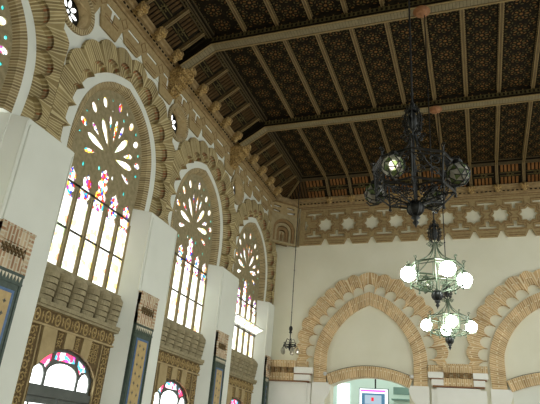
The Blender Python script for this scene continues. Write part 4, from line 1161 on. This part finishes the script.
# ================================================================== CHANDELIERS
def ringpts(c, r, z, n, a0=0): return [(c[0] + r * math.cos(a0 + 2 * PI * k / n), c[1] + r * math.sin(a0 + 2 * PI * k / n), z) for k in range(n)]
def spiral(c, d, z, r, s_=1, turns=1.4, n=14, flip=1):
    """scroll in the vertical plane through direction d (unit xy) around centre c+r"""
    out = []
    for k in range(n + 1):
        a = flip * k / n * 2 * PI * turns; rr = r * (1 - .8 * k / n)
        out.append((c[0] + d[0] * s_ * rr * math.cos(a), c[1] + d[1] * s_ * rr * math.cos(a), z + rr * math.sin(a)))
    return out
def chandelier(y, rot, label, lit, ztop, gz0=4.16):
    C = (XA, y)
    root = empty('chandelier', (XA, y, ztop), label, 'chandelier', 'wrought iron chandeliers down the middle of the hall')
    iron = 'verdigris_iron' if lit else 'iron'  # lit chandeliers take the iron with lamplight in its colour
    def m(): return MB().mat(iron)
    b = MB().mat('iron'); b.tube([(XA, y, 5.0), (XA, y, ztop)], .011, 6)
    z = 5.2
    while z < ztop - .3: b.ball((XA, y, z), .02, 6); z += .75
    b.build('rod', root)
    # crown knot of leaves
    b = MB().mat('iron'); b.smooth = True
    b.ball((XA, y, 4.86), .05, 12, 2.4)
    b.lathe((XA, y, 5.0), [(.045, -.02), (.055, 0), (.02, .03), (.03, .06), (.012, .1)], 10)
    b.smooth = False
    for k in range(8):
        a = 2 * PI * k / 8; d = (math.cos(a), math.sin(a))
        b.tube([(XA + d[0] * .088 * math.sin(t) ** .7, y + d[1] * .088 * math.sin(t) ** .7, 4.86 - .155 * math.cos(t)) for t in [PI * (j + .2) / 10.4 for j in range(11)]], .007, 4)
        for j, z in enumerate((4.75, 4.81, 4.87, 4.93, 4.99)):
            r = .088 * math.sin(math.acos(max(-1, min(1, (4.86 - z) / .155)))) ** .7
            b.tube(spiral((XA + d[0] * r, y + d[1] * r), d, z + .012 * (k % 2), .026, 1 if j % 2 else -1, 1.2, 9), .0055, 4)
    b.build('leaf_crown', root)
    n = 8; R = .40; zu, zl = 4.32, 4.03
    U = ringpts(C, R, zu, n, rot + PI / 8); Lw = ringpts(C, R * .93, zl, n, rot + PI / 8)
    b = m()
    for P_ in (U,): b.tube(P_, .015, 4, True); b.tube([(p[0], p[1], p[2] - .045) for p in P_], .008, 4, True)
    b.build('upper_ring', root)
    b = m(); b.tube(Lw, .012, 4, True); b.build('lower_ring', root)
    for k in range(n):
        b = m(); u, l = U[k], Lw[k]
        b.tube([(u[0], u[1], u[2] + .05), l, (l[0], l[1], l[2] - .03)], .010, 5)
        a = rot + PI / 8 + 2 * PI * k / n; d = (math.cos(a), math.sin(a))
        b.tube(spiral((u[0], u[1]), d, u[2] + .07, .03, 1), .006, 4)
        b.ball((l[0], l[1], l[2] - .045), .018, 6)
        b.build('post', root)
    # stays from the crown down to the ring
    for k in range(n):
        b = m(); a = rot + PI / 8 + 2 * PI * k / n; d = (math.cos(a), math.sin(a)); pts = []
        for j in range(9):
            t = j / 8; r = .03 + (R - .03) * (t ** 1.9); z = 4.70 - (4.70 - zu) * (t ** .8)
            pts.append((XA + d[0] * r, y + d[1] * r, z))
        b.tube(pts, .008, 5); b.tube(spiral((XA + d[0] * .09, y + d[1] * .09), d, 4.68, .035, 1), .006, 4)
        b.build('stay', root)
    # lower scroll arms meeting at the pendant
    for k in range(n):
        b = m(); a = rot + PI / 8 + 2 * PI * k / n; d = (math.cos(a), math.sin(a)); pts = []
        for j in range(9):
            t = j / 8; r = R * .93 + (.03 - R * .93) * t; z = zl - .12 * math.sin(t * PI / 2) + .05 * math.sin(t * PI)
            pts.append((XA + d[0] * r, y + d[1] * r, z))
        b.tube(pts, .009, 5)
        b.tube(spiral((XA + d[0] * .24, y + d[1] * .24), d, zl - .03, .05, 1), .007, 4)
        b.tube(spiral((XA + d[0] * .13, y + d[1] * .13), d, zl + .02, .05, -1), .007, 4)
        b.build('scroll_arm', root)
    # filigree between the rings
    for k in range(n):
        b = m(); p0, p1 = Vector(U[k]), Vector(U[(k + 1) % n]); q0, q1 = Vector(Lw[k]), Vector(Lw[(k + 1) % n])
        if k % 2 == 1 or not lit:
            for (s0, s1) in ((.25, .5), (.75, .5)):
                for zz, r in ((.32, .055), (.70, .05)):
                    c_ = p0.lerp(p1, s0).lerp(q0.lerp(q1, s0), zz); t_ = (p1 - p0).normalized()
                    pts = []
                    for j in range(13):
                        a = j / 12 * 2 * PI * 1.3; rr = r * (1 - .7 * j / 12); pts.append(c_ + t_ * rr * math.cos(a) * (1 if s0 < .5 else -1) + Vector((0, 0, rr * math.sin(a))))
                    b.tube(pts, .006, 4)
            b.tube([p0.lerp(q0, .15), p0.lerp(p1, .5).lerp(q0.lerp(q1, .5), .5), p1.lerp(q1, .15)], .006, 4)
            b.tube([q0.lerp(p0, .1), p0.lerp(p1, .5).lerp(q0.lerp(q1, .5), .5), q1.lerp(p1, .1)], .006, 4)
        else:
            for s0 in (.12, .88):
                c_ = p0.lerp(p1, s0).lerp(q0.lerp(q1, s0), .5); b.tube([c_ + Vector((0, 0, .1)), c_, c_ - Vector((0, 0, .1))], .006, 4)
        b.build('filigree_panel', root)
    # central stem, pendant ball and finial
    b = m(); b.tube([(XA, y, 4.75), (XA, y, 3.9)], .013, 6); b.build('stem', root)
    b = MB().mat('iron'); b.smooth = True; b.ball((XA, y, 3.88), .075, 12, 1.05)
    b.smooth = False
    for k in range(6):
        a = 2 * PI * k / 6; d = (math.cos(a), math.sin(a))
        b.tube([(XA + d[0] * .078 * math.sin(t), y + d[1] * .078 * math.sin(t), 3.88 - .082 * math.cos(t)) for t in [PI * j / 8 for j in range(9)]], .008, 4)
    b.smooth = True
    b.lathe((XA, y, 3.80), [(.03, .0), (.045, -.02), (.015, -.045), (.032, -.07), (.01, -.10), (0, -.13)], 10)
    b.build('pendant_finial', root)
    # globes
    for k in range(4):
        a = rot + PI / 2 * k; gx, gy, gz = XA + .435 * math.cos(a), y + .435 * math.sin(a), gz0
        on = lit and not (lit == 2 and k == 2)
        g = MB()
        ico = bmesh.new(); bmesh.ops.create_icosphere(ico, subdivisions=2 if True else 3, radius=.112)
        if on:
            g.mat('lamp_white'); g.smooth = True; g.ball((gx, gy, gz), .112, 16); gl = g.build('glass_globe', root)
        else:
            for f in ico.faces:
                g.mat('globe_green' if (f.index * 7 + k) % 5 < 2 else 'globe_pane'); g.face([(v.co.x + gx, v.co.y + gy, v.co.z + gz) for v in f.verts])
            gl = g.build('glass_globe', root)
            w_ = MB().mat('iron')
            for e in ico.edges:
                if (e.index * 5) % 3: w_.tube([(v.co.x * 1.01 + gx, v.co.y * 1.01 + gy, v.co.z * 1.01 + gz) for v in e.verts], .0055, 4)
            w_.build('leading', gl)
            if k == 0 or lit:
                q = MB().mat('bulb_dim'); q.smooth = True; q.ball((gx, gy, gz + .01), .042, 10, 1.2); q.build('bulb', gl)
        ico.free()
        q = m(); q.lathe((gx, gy, gz + .105), [(.0, 0), (.05, 0), (.045, .03), (.02, .045), (0, .05)], 10)
        d = (math.cos(a), math.sin(a)); q.tube([(gx, gy, gz + .15), (gx - d[0] * .05, gy - d[1] * .05, zu)], .008, 5); q.build('globe_cap', root); q = m()
        q.tube([(XA + d[0] * .37, y + d[1] * .37, zl), (gx - d[0] * .03, gy - d[1] * .03, gz - .13), (gx + d[0] * .06, gy + d[1] * .06, gz - .125), (gx + d[0] * .10, gy + d[1] * .10, gz - .08)], .008, 5)
        q.build('globe_holder', root)
    return root
zt = H - .27 - .12
ch = chandelier(BY[0], math.radians(250), 'dark unlit wrought iron chandelier, largest and nearest, against the ceiling', 0, zt, 4.14)
ch.location = ch.location + Vector((.035, 0, -.055))
chandelier(BY[1], math.radians(295), 'lit wrought iron chandelier, middle of the three, with one dim lantern', 2, zt)
chandelier(BY[2], math.radians(280), 'lit wrought iron chandelier, smallest and lowest of the three, between the arches', 1, zt)

# small pendant lamp in the corner
lx, ly = -4.86, 14.9
root = empty('pendant_lamp', (lx, ly, 9.5), 'small unlit iron pendant lamp on a long rod in the far left corner', 'pendant lamp')
b = MB().mat('iron'); b.tube([(lx, ly, 4.8), (lx, ly, 9.5)], .011, 6)
for k in range(7): b.ball((lx, ly, 5.2 + k * .62), .02, 6)
b.build('rod', root)
b = MB().mat('iron'); b.smooth = True; b.ball((lx, ly, 4.74), .055, 10, 1.5); b.lathe((lx, ly, 4.6), [(.02, .08), (.05, .04), (.015, 0), (.015, -.2)], 8); b.build('knot', root)
b = MB().mat('iron'); b.tube(ringpts((lx, ly), .17, 4.28, 16), .018, 5, True); b.tube(ringpts((lx, ly), .17, 4.34, 16), .010, 5, True); b.lathe((lx, ly, 4.24), [(.0, -.12), (.03, -.06), (.05, 0), (.03, .08), (.015, .18)], 10); b.build('hoop', root)
for k in range(5):
    a = 2 * PI * k / 5 + .3; d = (math.cos(a), math.sin(a))
    b = MB().mat('iron'); b.tube([(lx + d[0] * .02, ly + d[1] * .02, 4.24), (lx + d[0] * .12, ly + d[1] * .12, 4.20), (lx + d[0] * .21, ly + d[1] * .21, 4.27), (lx + d[0] * .22, ly + d[1] * .22, 4.20)], .010, 5)
    b.tube([(lx + d[0] * .02, ly + d[1] * .02, 4.42), (lx + d[0] * .10, ly + d[1] * .10, 4.46), (lx + d[0] * .17, ly + d[1] * .17, 4.30)], .007, 5)
    b.build('arm', root)
    b = MB().mat('globe_pane'); b.smooth = True; b.lathe((lx + d[0] * .22, ly + d[1] * .22, 4.11), [(0, -.065), (.04, -.055), (.062, -.01), (.055, .04), (.03, .08), (.02, .09)], 12); sh = b.build('glass_shade', root)
    b = MB().mat('bulb_dim' if k < 2 else 'lamp_grey'); b.smooth = True; b.ball((lx + d[0] * .22, ly + d[1] * .22, 4.12), .022, 8); b.build('bulb', sh)

# ================================================================== LIGHT, SKY, CAMERA
w = bpy.data.worlds.new('World'); S.world = w; w.use_nodes = True
bg = w.node_tree.nodes['Background']; bg.inputs[0].default_value = (.955, 1, .95, 1); bg.inputs[1].default_value = 1.0

def area(name, loc, rot, sx, sy, e, col=(1, 1, 1)):
    l = bpy.data.lights.new(name, 'AREA'); l.shape = 'RECTANGLE'; l.size = sx; l.size_y = sy; l.energy = e; l.color = col
    o = bpy.data.objects.new(name, l); COL.objects.link(o); o.location = loc; o.rotation_euler = rot; return o

cd = bpy.data.cameras.new('Camera'); cam = bpy.data.objects.new('Camera', cd); COL.objects.link(cam)
yaw, pitch, roll = map(math.radians, (21.285, 23.949, 4.868))
F = Vector((-math.sin(yaw) * math.cos(pitch), math.cos(yaw) * math.cos(pitch), math.sin(pitch)))
Rt = Vector((math.cos(yaw), math.sin(yaw), 0)); U = Rt.cross(F)
r = Rt * math.cos(roll) + U * math.sin(roll); u = -Rt * math.sin(roll) + U * math.cos(roll)
cam.matrix_world = Matrix(((r.x, u.x, -F.x, 0), (r.y, u.y, -F.y, 0), (r.z, u.z, -F.z, 1.6), (0, 0, 0, 1)))
cd.sensor_width = 36; cd.lens = 36 * 556.985 / 540; cd.clip_start = .05
S.camera = cam
vs = S.view_settings; vs.view_transform = 'Standard'; vs.look = 'None'; vs.gamma = 1; vs.use_curve_mapping = False; vs.exposure = 0.83
